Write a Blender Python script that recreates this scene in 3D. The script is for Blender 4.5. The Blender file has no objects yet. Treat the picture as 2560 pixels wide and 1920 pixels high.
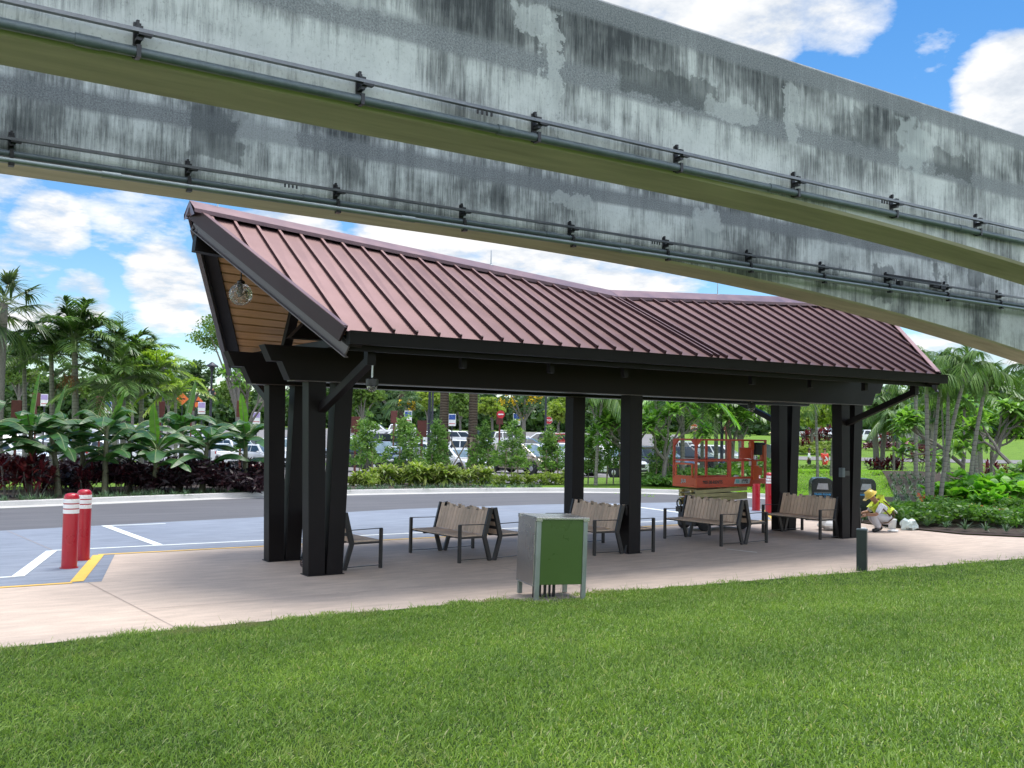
import bpy, math, random
import numpy as np
from mathutils import Vector, Matrix

SC = bpy.context.scene
COL = SC.collection
RN = random.Random(11)
NG = np.random.default_rng(11)
rad = math.radians

# ---------------------------------------------------------------- camera frame
F, PIT, ROL, CH, YAW = 2450.0, .0462, .0174, 2.265, .995
def _axes():
    fw = np.array([0, math.cos(PIT), math.sin(PIT)]); up = np.array([0, -math.sin(PIT), math.cos(PIT)]); rt = np.array([1., 0, 0])
    c = math.cos(ROL) * rt + math.sin(ROL) * up; d = -math.sin(ROL) * rt + math.cos(ROL) * up
    M = np.array([[math.sin(YAW), math.cos(YAW), 0], [-math.cos(YAW), math.sin(YAW), 0], [0, 0, 1]])
    return M @ c, M @ d, M @ fw
RT, UP, FW = _axes()
CAM = np.array([0, 0, CH])
SY, CY = math.sin(YAW), math.cos(YAW)
def ray(x, y): return FW + (x - 1280) / F * RT - (y - 960) / F * UP
def at_d(x, y, d): return CAM + d * ray(x, y)
def W2(r, d): return (r * SY + d * CY, -r * CY + d * SY)       # lateral, depth -> world XY
def RD(X, Y): return X * SY - Y * CY, X * CY + Y * SY
def sstep(a, b, x):
    t = np.clip((np.asarray(x, float) - a) / (b - a), 0, 1); return t * t * (3 - 2 * t)
_ZD = [0, 38, 56, 68, 90, 115, 141, 170, 220, 900]; _ZV = [0, 0, -.35, -.45, 0, .8, 1.6, 2.0, 2.4, 3]
def zt(X, Y):
    r, d = RD(np.asarray(X, float), np.asarray(Y, float))
    m = .78 * sstep(36.5, 46, d) * (1 - sstep(47, 60, d)) * sstep(6, 12, r)
    return np.interp(d, _ZD, _ZV) + m
def G(px, d):
    y = 1100.
    for _ in range(6):
        P = at_d(px, y, d); e = P[2] - float(zt(P[0], P[1])); y += e * F / d
    return np.array([P[0], P[1], float(zt(P[0], P[1]))])

# ---------------------------------------------------------------- mesh builder
class MB:
    def __init__(s): s.v = []; s.n = 0; s.f4 = []; s.f3 = []; s.fn = []
    def add(s, v, f):
        v = np.asarray(v, float).reshape(-1, 3); o = s.n; s.v.append(v); s.n += len(v)
        if isinstance(f, np.ndarray):
            (s.f4 if f.shape[1] == 4 else s.f3).append(f + o)
        else:
            for q in f: s.fn.append([i + o for i in q])
        return s
    def box(s, c, d, rz=0, ry=0, rx=0):
        x, y, z = [k / 2 for k in d]
        v = np.array([[i * x, j * y, k * z] for k in (-1, 1) for j in (-1, 1) for i in (-1, 1)])
        if rz or ry or rx:
            R_ = np.array(Matrix.Rotation(rz, 3, 'Z') @ Matrix.Rotation(ry, 3, 'Y') @ Matrix.Rotation(rx, 3, 'X')); v = v @ R_.T
        return s.add(v + np.array(c), [[0, 2, 3, 1], [4, 5, 7, 6], [0, 1, 5, 4], [2, 6, 7, 3], [0, 4, 6, 2], [1, 3, 7, 5]])
    def bar(s, a, b, w, h, up=(0, 0, 1)):
        a = np.array(a, float); b = np.array(b, float); t = b - a; t /= np.linalg.norm(t)
        u = np.array(up, float); sd = np.cross(t, u); sd /= np.linalg.norm(sd); u = np.cross(sd, t)
        v = [p + sd * i * w / 2 + u * j * h / 2 for p in (a, b) for j in (-1, 1) for i in (-1, 1)]
        return s.add(v, [[0, 2, 3, 1], [4, 5, 7, 6], [0, 1, 5, 4], [2, 6, 7, 3], [0, 4, 6, 2], [1, 3, 7, 5]])
    def tube(s, P, r, n=8, cap=True):
        P = np.asarray(P, float); m = len(P); r = np.broadcast_to(np.asarray(r, float), (m,))
        T = np.gradient(P, axis=0); T /= np.linalg.norm(T, axis=1)[:, None] + 1e-12
        u = np.array([0, 0, 1.]) if abs(T[0][2]) < .9 else np.array([1., 0, 0]); V = []
        an = np.arange(n) * 2 * math.pi / n
        for i in range(m):
            a = np.cross(T[i], u); a /= np.linalg.norm(a) + 1e-12; u = np.cross(a, T[i])
            V.append(P[i] + r[i] * (np.cos(an)[:, None] * a + np.sin(an)[:, None] * u))
        f = [[i * n + j, i * n + (j + 1) % n, (i + 1) * n + (j + 1) % n, (i + 1) * n + j] for i in range(m - 1) for j in range(n)]
        if cap: f += [list(range(n))[::-1], [(m - 1) * n + j for j in range(n)]]
        return s.add(np.concatenate(V), f)
    def lathe(s, prof, c=(0, 0, 0), n=16):
        V = []; m = len(prof)
        for r, z in prof:
            for j in range(n):
                a = j * 2 * math.pi / n; V.append((c[0] + r * math.cos(a), c[1] + r * math.sin(a), c[2] + z))
        f = [[i * n + j, i * n + (j + 1) % n, (i + 1) * n + (j + 1) % n, (i + 1) * n + j] for i in range(m - 1) for j in range(n)]
        f += [list(range(n))[::-1], [(m - 1) * n + j for j in range(n)]]
        return s.add(V, f)
    def prism(s, poly, a, b, ax='y'):       # polygon in the plane across ax, extruded a..b
        k = len(poly)
        def q(p, t): return (p[0], t, p[1]) if ax == 'y' else ((t, p[0], p[1]) if ax == 'x' else (p[0], p[1], t))
        v = [q(p, a) for p in poly] + [q(p, b) for p in poly]
        f = [list(range(k)), list(range(k, 2 * k))[::-1]] + [[i, k + i, k + (i + 1) % k, (i + 1) % k] for i in range(k)]
        return s.add(v, f)
    def quad(s, *p): return s.add(p, [list(range(len(p)))])
    def strips(s, P0, D, L, w, droop, prof=(.6, 1, .8, .05), up=None, twist=None):
        P0 = np.asarray(P0, float); n = len(P0); D = np.asarray(D, float); D = D / (np.linalg.norm(D, axis=1)[:, None] + 1e-9)
        L = np.broadcast_to(np.asarray(L, float), (n,)); w = np.broadcast_to(np.asarray(w, float), (n,)); droop = np.broadcast_to(np.asarray(droop, float), (n,))
        k = len(prof); t = np.linspace(0, 1, k)
        C = P0[:, None] + D[:, None] * (L[:, None] * t)[..., None]
        C[..., 2] -= (droop * L)[:, None] * t ** 2
        u = np.array([0, 0, 1.]) if up is None else up
        S = np.cross(D, u); S /= np.linalg.norm(S, axis=1)[:, None] + 1e-6
        if twist is not None:
            N = np.cross(S, D); S = S * np.cos(twist)[:, None] + N * np.sin(twist)[:, None]
        hw = w[:, None] / 2 * np.asarray(prof)
        V = np.stack([C - S[:, None] * hw[..., None], C + S[:, None] * hw[..., None]], 2)   # n,k,2,3
        b = (np.arange(n) * 2 * k)[:, None] + (np.arange(k - 1) * 2)[None]
        f = np.stack([b, b + 1, b + 3, b + 2], -1).reshape(-1, 4)
        return s.add(V.reshape(-1, 3), f)
    def leaves(s, C, size, asp=.5):         # scattered rhombic leaves
        C = np.asarray(C, float); n = len(C); size = np.broadcast_to(np.asarray(size, float), (n,))
        a = NG.normal(size=(n, 3)); a[:, 2] *= .6; a /= np.linalg.norm(a, axis=1)[:, None]
        b = np.cross(a, NG.normal(size=(n, 3))); b /= np.linalg.norm(b, axis=1)[:, None] + 1e-6
        A = a * size[:, None] / 2; B = b * size[:, None] / 2 * asp
        V = np.stack([C - A, C + B, C + A, C - B], 1)
        return s.add(V.reshape(-1, 3), np.arange(4 * n).reshape(n, 4))
    def build(s, name, mat, parent=None, smooth=None, bevel=0):
        me = bpy.data.meshes.new(name); V = np.concatenate(s.v)
        fl = [a for a in s.f4] ; tot = []; idx = []
        for a in s.f4: idx.append(a.ravel()); tot.append(np.full(len(a), 4))
        for a in s.f3: idx.append(a.ravel()); tot.append(np.full(len(a), 3))
        if s.fn: idx.append(np.array([i for q in s.fn for i in q])); tot.append(np.array([len(q) for q in s.fn]))
        idx = np.concatenate(idx).astype(np.int32); tot = np.concatenate(tot).astype(np.int32)
        me.vertices.add(len(V)); me.vertices.foreach_set('co', V.astype(np.float32).ravel())
        me.loops.add(len(idx)); me.loops.foreach_set('vertex_index', idx)
        me.polygons.add(len(tot)); me.polygons.foreach_set('loop_start', np.concatenate([[0], np.cumsum(tot)[:-1]]).astype(np.int32))
        me.update(calc_edges=True); me.validate()
        if smooth is not None:
            me.polygons.foreach_set('use_smooth', np.ones(len(me.polygons), bool)); me.set_sharp_from_angle(angle=rad(smooth))
        else: me.polygons.foreach_set('use_smooth', np.zeros(len(me.polygons), bool))
        for m_ in (mat if isinstance(mat, (list, tuple)) else [mat]): me.materials.append(m_)
        o = bpy.data.objects.new(name, me); COL.objects.link(o)
        if parent is not None: o.parent = parent
        if bevel:
            bm_ = o.modifiers.new('Bevel', 'BEVEL'); bm_.width = bevel; bm_.segments = 2; bm_.limit_method = 'ANGLE'; bm_.angle_limit = rad(40)
        return o

def tag(o, label, cat, group=None, kind=None):
    o['label'] = label; o['category'] = cat
    if group: o['group'] = group
    if kind: o['kind'] = kind
    return o
def thing(name, label, cat, loc=(0, 0, 0), rz=0, group=None, sc=1):
    o = bpy.data.objects.new(name, None); o.empty_display_size = .2; COL.objects.link(o)
    o.location = tuple(float(k) for k in loc); o.rotation_euler = (0, 0, rz); o.scale = (sc,) * 3
    return tag(o, label, cat, group)
KIDS = {}
def dup(root, loc, rz, label, group=None, sc=None, mats=None):
    def cp(o, par):
        c = o.copy(); COL.objects.link(c)
        if par is not None: c.parent = par
        for k in [k for k in bpy.data.objects if k.parent == o]: cp(k, c)
        return c
    r = cp(root, None); r.location = tuple(float(k) for k in loc); r.rotation_euler = (0, 0, rz); r['label'] = label
    if group: r['group'] = group
    if sc: r.scale = (sc,) * 3 if not isinstance(sc, tuple) else sc
    return r
def struct(o): o['kind'] = 'structure'; return o

# ---------------------------------------------------------------- materials
class NT:
    def __init__(s, name):
        s.m = bpy.data.materials.new(name); s.m.use_nodes = True; s.t = s.m.node_tree; s.t.nodes.clear()
        s.out = s.N('ShaderNodeOutputMaterial')
    def N(s, ty, **kw):
        n = s.t.nodes.new(ty)
        for k, v in kw.items():
            if k.startswith('i_'): n.inputs[k[2:].replace('_', ' ')].default_value = v
            else: setattr(n, k, v)
        return n
    def L(s, a, b): s.t.links.new(a, b)
    def math(s, op, a, b=None, c=None):
        n = s.N('ShaderNodeMath', operation=op)
        for i, v in enumerate((a, b, c)):
            if v is None: continue
            if isinstance(v, (int, float)): n.inputs[i].default_value = v
            else: s.L(v, n.inputs[i])
        return n.outputs[0]
    def ramp(s, fac, stops, interp='LINEAR'):
        n = s.N('ShaderNodeValToRGB'); n.color_ramp.interpolation = interp; e = n.color_ramp.elements
        while len(e) < len(stops): e.new(.5)
        for q, (p, c) in zip(e, stops): q.position = p; q.color = (*c, 1) if len(c) == 3 else c
        s.L(fac, n.inputs[0]); return n.outputs[0]
    def mix(s, fac, a, b, bt='MIX'):
        n = s.N('ShaderNodeMix', data_type='RGBA', blend_type=bt)
        for sock, v in ((n.inputs[0], fac), (n.inputs[6], a), (n.inputs[7], b)):
            if isinstance(v, (int, float)): sock.default_value = v
            elif isinstance(v, tuple): sock.default_value = (*v, 1)
            else: s.L(v, sock)
        return n.outputs[2]
    def noise(s, vec, scale, detail=4, rough=.6, out=0):
        n = s.N('ShaderNodeTexNoise'); n.inputs['Scale'].default_value = scale; n.inputs['Detail'].default_value = detail; n.inputs['Roughness'].default_value = rough
        if vec is not None: s.L(vec, n.inputs['Vector'])
        return n.outputs[out]
    def coord(s, kind='Object', scale=None):
        o = s.N('ShaderNodeTexCoord').outputs[kind] if kind != 'Pos' else s.N('ShaderNodeNewGeometry').outputs['Position']
        if scale:
            n = s.N('ShaderNodeMapping'); n.inputs['Scale'].default_value = scale; s.L(o, n.inputs['Vector']); return n.outputs[0]
        return o
    def bump(s, h, strength=.3, dist=.02):
        n = s.N('ShaderNodeBump'); n.inputs['Strength'].default_value = strength; n.inputs['Distance'].default_value = dist; s.L(h, n.inputs['Height']); return n.outputs[0]
    def bsdf(s, col, rough=.6, metal=0, normal=None, spec=.5, **kw):
        b = s.N('ShaderNodeBsdfPrincipled')
        for k, v in (('Base Color', col), ('Roughness', rough), ('Metallic', metal), ('Specular IOR Level', spec)):
            if isinstance(v, (int, float)): b.inputs[k].default_value = v
            elif isinstance(v, tuple): b.inputs[k].default_value = (*v, 1)
            else: s.L(v, b.inputs[k])
        for k, v in kw.items(): b.inputs[k.replace('_', ' ')].default_value = v
        if normal is not None: s.L(normal, b.inputs['Normal'])
        return b
    def done(s, b): s.L(b.outputs[0], s.out.inputs[0]); return s.m

def mul(c, k): return tuple(min(1, x * k) for x in c)
def MAT(name, col, rough=.6, metal=0, var=.15, scale=6, bump=.15, spec=.5, fine=60, **kw):
    t = NT(name); c = t.coord('Object')
    n1 = t.noise(c, scale, 5); n2 = t.noise(c, fine, 3)
    k = t.ramp(n1, [(.3, mul(col, 1 - var)), (.7, mul(col, 1 + var))])
    k = t.mix(.25, k, t.ramp(n2, [(.35, mul(col, 1 - var)), (.65, mul(col, 1 + var))]))
    nm = t.bump(n2, bump, .004) if bump else None
    rr = t.math('ADD', t.math('MULTIPLY', n1, .2), rough - .1)
    return t.done(t.bsdf(k, rr, metal, nm, spec, **kw))
def LEAF(name, cols, rough=.45, trans=.3, spec=.4, tcol=None):
    t = NT(name); g = t.N('ShaderNodeNewGeometry'); r = g.outputs['Random Per Island']
    gain = 1.0 if name.startswith(('ti_', 'yellow_b', 'dry', 'ging', 'banana')) else 1.65
    st = [(i / max(1, len(cols) - 1), mul(c, gain)) for i, c in enumerate(cols)]
    k = t.ramp(r, st)
    n = t.noise(t.coord('Pos'), 1.1, 3)
    k = t.mix(1., k, t.ramp(n, [(.3, (.72, .72, .72)), (.7, (1.25, 1.25, 1.2))]), 'MULTIPLY')
    b = t.bsdf(k, rough, 0, None, spec)
    if trans:
        tr = t.N('ShaderNodeBsdfTranslucent'); t.L(t.mix(1., k, tcol or (1.5, 1.7, .7), 'MULTIPLY'), tr.inputs[0])
        mx = t.N('ShaderNodeMixShader'); mx.inputs[0].default_value = trans; t.L(b.outputs[0], mx.inputs[1]); t.L(tr.outputs[0], mx.inputs[2]); b = mx
    return t.done(b)

# concrete of the beams: vertical weather streaks, smooth grit bands along the length, repair patches
def beam_mat(name, sd, under, gain=1., patches=()):
    t = NT(name); P = t.coord('Object'); sx = t.N('ShaderNodeSeparateXYZ'); t.L(P, sx.inputs[0]); X, Z = sx.outputs[0], sx.outputs[2]
    def mp(scale, loc=(0, 0, 0)):
        n = t.N('ShaderNodeMapping'); n.inputs['Scale'].default_value = scale; n.inputs['Location'].default_value = loc; t.L(P, n.inputs['Vector']); return n.outputs[0]
    st = t.noise(mp((9, 9, .6), (sd, 0, 0)), 1, 10, .74)
    st2 = t.noise(mp((48, 48, 2.6), (sd * 2, 0, 0)), 1, 6, .75)
    big = t.noise(mp((.8, .8, .9), (sd * 3, 0, 0)), 1, 4)
    grit = t.noise(mp((62, 62, 62)), 1, 4, .85)
    hz = t.ramp(Z, [(0, (0, 0, 0)), (1, (1, 1, 1))])
    zz = t.math('DIVIDE', t.math('SUBTRACT', Z, 4.75), 1.49)
    up = t.ramp(zz, [(0, (0, 0, 0)), (.35, (.15, .15, .15)), (.55, (.75, .75, .75)), (1, (1, 1, 1))])
    amt = t.math('ADD', t.math('MULTIPLY', st, .62), t.math('MULTIPLY', st2, .46))
    amt = t.math('ADD', amt, t.math('MULTIPLY', t.math('SUBTRACT', big, .5), 1.05))
    amt = t.math('ADD', amt, t.math('MULTIPLY', up, .10))
    dark = t.ramp(amt, [(.46, (0, 0, 0)), (.54, (.3, .3, .3)), (.66, (.75, .75, .75)), (.80, (1, 1, 1))])
    base = t.ramp(t.noise(mp((2.5, 2.5, 2.5)), 1, 5), [(.3, mul((.41, .435, .435), gain)), (.7, mul((.53, .56, .555), gain))])
    col = t.mix(dark, base, mul((.05, .056, .06), gain))
    wob = t.math('MULTIPLY', t.math('SUBTRACT', t.noise(mp((.7, 1, 1)), 1, 3), .5), .05)
    zw = t.math('ADD', zz, wob)
    band = t.ramp(zw, [(.40, (0, 0, 0)), (.43, (.85, .85, .85)), (.52, (.9, .9, .9)), (.57, (0, 0, 0)), (.83, (0, 0, 0)), (.86, (.8, .8, .8)), (.97, (.9, .9, .9)), (1, (.4, .4, .4))])
    bcol = t.ramp(grit, [(.36, (.085, .093, .10)), (.62, (.27, .29, .305))])
    drip = t.ramp(t.noise(mp((60, 60, 1.2), (sd * 7, 0, 0)), 1, 4, .6), [(.62, (0, 0, 0)), (.72, (.5, .5, .5))]); col = t.mix(drip, col, (.40, .44, .44))
    spk = t.ramp(t.noise(mp((34, 34, 26)), 1, 4, .8), [(.30, (.55, .55, .55)), (.46, (1, 1, 1))]); col = t.mix(.8, col, t.mix(1., col, spk, 'MULTIPLY'))
    col = t.mix(band, col, bcol)
    # light repair render and dark bare patches
    v = t.N('ShaderNodeTexVoronoi'); v.feature = 'F1'; v.distance = 'CHEBYCHEV'; v.inputs['Scale'].default_value = 1
    dv = t.N('ShaderNodeVectorMath', operation='ADD'); nz = t.N('ShaderNodeTexNoise'); nz.inputs['Scale'].default_value = 6; nz.inputs['Detail'].default_value = 5; t.L(P, nz.inputs['Vector'])
    sc_ = t.N('ShaderNodeVectorMath', operation='SCALE'); sc_.inputs['Scale'].default_value = .35; t.L(nz.outputs['Color'], sc_.inputs[0])
    t.L(mp((.8, 1, .75), (sd * 5, 0, 0)), dv.inputs[0]); t.L(sc_.outputs[0], dv.inputs[1]); t.L(dv.outputs[0], v.inputs['Vector'])
    lp = t.ramp(v.outputs['Distance'], [(.20, (1, 1, 1)), (.24, (0, 0, 0))], 'EASE')
    w1 = t.N('ShaderNodeSeparateColor'); t.L(v.outputs['Color'], w1.inputs[0])
    isl = t.math('GREATER_THAN', w1.outputs[0], .55); isd = t.math('LESS_THAN', w1.outputs[0], .3)
    col = t.mix(t.math('MULTIPLY', t.math('MULTIPLY', lp, isl), .55), col, (.42, .46, .46))
    col = t.mix(t.math('MULTIPLY', t.math('MULTIPLY', lp, isd), .6), col, (.09, .10, .105))
    pn = t.N('ShaderNodeTexNoise'); pn.inputs['Scale'].default_value = 5; pn.inputs['Detail'].default_value = 6; pn.inputs['Roughness'].default_value = .65; t.L(P, pn.inputs['Vector']); ps = t.N('ShaderNodeSeparateColor'); t.L(pn.outputs['Color'], ps.inputs[0])
    Xw = t.math('ADD', X, t.math('MULTIPLY', t.math('SUBTRACT', ps.outputs[0], .5), .55)); Zw = t.math('ADD', Z, t.math('MULTIPLY', t.math('SUBTRACT', ps.outputs[1], .5), .38))
    for x0, x1, z0, z1, cc, am in patches:
        mx_ = t.ramp(t.math('DIVIDE', t.math('ABSOLUTE', t.math('SUBTRACT', Xw, (x0 + x1) / 2)), (x1 - x0) / 2), [(.86, (1, 1, 1)), (.98, (0, 0, 0))]); mz_ = t.ramp(t.math('DIVIDE', t.math('ABSOLUTE', t.math('SUBTRACT', Zw, (z0 + z1) / 2)), (z1 - z0) / 2), [(.82, (1, 1, 1)), (.98, (0, 0, 0))])
        col = t.mix(t.math('MULTIPLY', t.math('MULTIPLY', mx_, mz_), am * .72), col, t.mix(1., spk, cc, 'MULTIPLY'))
    # underside: algae tinted
    g = t.N('ShaderNodeNewGeometry'); gz = t.N('ShaderNodeSeparateXYZ'); t.L(g.outputs['True Normal'], gz.inputs[0])
    dn = t.math('LESS_THAN', gz.outputs[2], -.5)
    ucol = t.ramp(t.noise(mp((.6, 4, 4)), 1, 5), [(.3, mul(under, .8)), (.7, mul(under, 1.2))])
    col = t.mix(dn, col, ucol)
    nm = t.bump(t.math('ADD', grit, t.math('MULTIPLY', st2, .6)), .35, .012)
    return t.done(t.bsdf(col, .85, 0, nm, .25))

def slab_mat(name, col, streak=(.9, 6, 1), var=.12, rough=.75, spots=True):
    t = NT(name); P = t.coord('Object')
    a = t.noise(t.coord('Object', (streak[0], streak[1], 1)), 1, 6, .65); b = t.noise(P, .35, 4); c = t.noise(P, 45, 3, .7)
    k = t.ramp(a, [(.3, mul(col, 1 - var)), (.7, mul(col, 1 + var))])
    k = t.mix(.6, k, t.mix(1., k, t.ramp(b, [(.3, (.8, .8, .82)), (.7, (1.15, 1.14, 1.12))]), 'MULTIPLY'))
    k = t.mix(.3, k, t.ramp(c, [(.3, mul(col, .75)), (.7, mul(col, 1.25))]))
    if spots: k = t.mix(t.ramp(t.noise(P, 9, 2), [(.62, (0, 0, 0)), (.78, (.4, .4, .4))]), k, mul(col, .66))
    return t.done(t.bsdf(k, rough, 0, t.bump(c, .3, .006), .3))

def grass_ground(name, c0, c1, c2):
    t = NT(name); P = t.coord('Pos')
    k = t.ramp(t.noise(P, 60, 5, .75), [(.3, c0), (.5, c1), (.72, c2)])
    k = t.mix(1., k, t.ramp(t.noise(P, .9, 4), [(.3, (.75, .8, .75)), (.7, (1.2, 1.15, 1.1))]), 'MULTIPLY')
    return t.done(t.bsdf(k, .85, 0, t.bump(t.noise(P, 90, 4, .8), .8, .03), .15))

m_brown = MAT('dark_brown_steel', (.008, .006, .0065), .5, 0, .2, 3, .05, .18)
m_brown2 = MAT('brown_flashing', (.055, .038, .038), .38, 0, .15, 4, .05, .6)
m_black = MAT('black_paint', (.012, .012, .014), .4, 0, .2, 8, .1)
m_steel = MAT('galvanised_steel', (.42, .44, .46), .38, .9, .12, 10, .1)
m_conduit = MAT('grey_conduit', (.09, .115, .125), .45, .2, .25, 8, .1)
m_rail = MAT('contact_rail_metal', (.17, .175, .18), .35, .8, .2, 6, .1)
m_white = MAT('white_paint', (.78, .79, .77), .55, 0, .06, 4, .1)
m_markw = MAT('road_marking_white', (.74, .78, .76), .6, 0, .1, 8, .15)
m_marky = MAT('road_marking_yellow', (.80, .50, .09), .6, 0, .1, 8, .15)
m_rubber = MAT('tyre_rubber', (.02, .02, .021), .8, 0, .2, 10, .2)
m_plaza = slab_mat('pink_concrete', (.53, .43, .355), (1.6, 6, 1), .22)
m_bay = slab_mat('blue_grey_concrete', (.215, .245, .30), (1.2, 6, 1), .28)
m_road = slab_mat('asphalt', (.115, .115, .125), (.25, 3, 1), .22, .85)
m_lot = slab_mat('lot_asphalt', (.20, .19, .19), (.25, 1, 1), .12, .85)
m_kerb = slab_mat('kerb_concrete', (.47, .46, .44), (1, 1, 1), .1, .8)
m_joint = MAT('joint_dark', (.36, .29, .25), .9, 0, .1)
m_mulch = slab_mat('mulch', (.052, .038, .03), (4, 4, 1), .5, .95)
m_lawn = grass_ground('lawn_soil', (.020, .045, .008), (.045, .095, .015), (.09, .14, .03))
m_farlawn = grass_ground('far_lawn', (.075, .15, .02), (.13, .23, .03), (.19, .29, .05))

# ---------------------------------------------------------------- camera, world, sun
cd = bpy.data.cameras.new('camera'); cam = bpy.data.objects.new('camera', cd); COL.objects.link(cam)
cd.sensor_width = 36; cd.lens = F / 2560 * 36; cd.clip_end = 3000; cd.clip_start = .05
Mx = Matrix(((RT[0], UP[0], -FW[0], 0), (RT[1], UP[1], -FW[1], 0), (RT[2], UP[2], -FW[2], CH), (0, 0, 0, 1))); cam.matrix_world = Mx
SC.camera = cam

SUN_EL, SUN_AZ = 74, 25          # azimuth counted from +X towards +Y: beyond the shelter
sl = bpy.data.lights.new('sun', 'SUN'); so = bpy.data.objects.new('sun', sl); COL.objects.link(so)
sd_ = Vector((math.cos(rad(SUN_EL)) * math.cos(rad(SUN_AZ)), math.cos(rad(SUN_EL)) * math.sin(rad(SUN_AZ)), math.sin(rad(SUN_EL))))
so.rotation_euler = (-sd_).to_track_quat('-Z', 'Y').to_euler(); sl.energy = 1.4; sl.angle = rad(28); sl.color = (1, .96, .9)

w = bpy.data.worlds.new('World'); SC.world = w; w.use_nodes = True
t = NT.__new__(NT); t.t = w.node_tree; t.t.nodes.clear(); t.out = t.N('ShaderNodeOutputWorld')
sky = t.N('ShaderNodeTexSky'); sky.sky_type = 'NISHITA'; sky.sun_disc = False; sky.sun_elevation = rad(SUN_EL); sky.sun_rotation = rad(90 - SUN_AZ); sky.dust_density = 0; sky.air_density = 1.0; sky.ozone_density = 3.
hs = t.N('ShaderNodeHueSaturation'); hs.inputs['Saturation'].default_value = 1.28; hs.inputs['Value'].default_value = 1.; t.L(sky.outputs[0], hs.inputs['Color'])
bgs = t.N('ShaderNodeBackground'); bgs.inputs['Strength'].default_value = .052; t.L(hs.outputs[0], bgs.inputs[0])
gen = t.N('ShaderNodeTexCoord').outputs['Generated']; vn = t.N('ShaderNodeVectorMath', operation='NORMALIZE'); t.L(gen, vn.inputs[0]); D_ = vn.outputs[0]
sz = t.N('ShaderNodeSeparateXYZ'); t.L(D_, sz.inputs[0])
den = t.math('ADD', t.math('MAXIMUM', sz.outputs[2], 0), .22)
cb = t.N('ShaderNodeVectorMath', operation='SCALE'); t.L(D_, cb.inputs[0]); t.L(t.math('DIVIDE', 1, den), cb.inputs['Scale'])
n1 = t.noise(cb.outputs[0], 2.3, 9, .58); n2 = t.noise(cb.outputs[0], 8, 6, .6)
CL = [(1560, -60, 330, 1.), (1860, 40, 210, 1.), (2080, -20, 190, .8), (2560, 240, 170, 1.2), (2480, 420, 120, .4), (60, 470, 230, .55), (380, 490, 230, .55), (120, 560, 120, .8), (360, 545, 90, .5),
      (60, 640, 110, .7), (700, 560, 190, .9), (1050, 600, 230, .9), (1350, 660, 240, .95), (1600, 700, 200, .8), (420, 690, 130, .95), (540, 700, 120, .8), (200, 745, 90, .9), (60, 800, 120, .8), (430, 770, 100, .7), (2480, 900, 220, .8),
      (-300, 300, 420, .8), (900, -500, 700, .8), (2900, 700, 380, .8), (1280, 900, 700, .25)]
acc = None
for x, y, r, wt in CL:
    d = ray(x, y); d /= np.linalg.norm(d); ct = math.cos(r / F)
    dp = t.N('ShaderNodeVectorMath', operation='DOT_PRODUCT'); t.L(D_, dp.inputs[0]); dp.inputs[1].default_value = tuple(d)
    mr = t.N('ShaderNodeMapRange', interpolation_type='SMOOTHSTEP'); mr.inputs['From Min'].default_value = ct; mr.inputs['From Max'].default_value = 1 - (1 - ct) * .15; mr.inputs['To Max'].default_value = wt
    t.L(dp.outputs['Value'], mr.inputs['Value']); acc = mr.outputs[0] if acc is None else t.math('MAXIMUM', acc, mr.outputs[0])
dens = t.math('ADD', t.math('ADD', t.math('MULTIPLY', n1, .95), t.math('MULTIPLY', n2, .36)), t.math('MULTIPLY', acc, .34))
# the unseen sky behind the camera gets extra cloud, brightened to light the beams
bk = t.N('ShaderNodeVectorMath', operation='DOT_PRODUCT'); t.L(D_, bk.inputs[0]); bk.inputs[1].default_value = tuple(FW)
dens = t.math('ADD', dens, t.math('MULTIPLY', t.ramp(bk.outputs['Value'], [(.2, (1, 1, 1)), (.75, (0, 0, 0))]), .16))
cov = t.ramp(dens, [(.785, (0, 0, 0)), (.85, (.5, .5, .5)), (.96, (1, 1, 1))])
shade = t.ramp(t.math('ADD', t.math('MULTIPLY', n2, .5), t.math('MULTIPLY', n1, .5)), [(.34, (.48, .54, .64)), (.46, (.72, .77, .84)), (.56, (1.0, 1.0, 1.0))])
bgc = t.N('ShaderNodeBackground'); t.L(shade, bgc.inputs[0]); t.L(t.ramp(bk.outputs['Value'], [(.0, (1.45, 1.45, 1.45)), (.7, (.345, .345, .345))]), bgc.inputs['Strength'])  # clouds behind the camera are strengthened as fill light for the beam faces
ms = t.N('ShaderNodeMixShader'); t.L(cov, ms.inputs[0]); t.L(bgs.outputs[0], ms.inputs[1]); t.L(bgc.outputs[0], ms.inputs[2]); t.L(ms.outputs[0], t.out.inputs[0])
w.cycles.sampling_method = 'MANUAL'; w.cycles.sample_map_resolution = 1024
SC.view_settings.view_transform = 'Standard'; SC.view_settings.look = 'None'; SC.view_settings.exposure = 1.65; SC.view_settings.gamma = 1
SC.cycles.max_bounces = 8; SC.cycles.transparent_max_bounces = 8; SC.cycles.use_denoising = True

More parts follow.
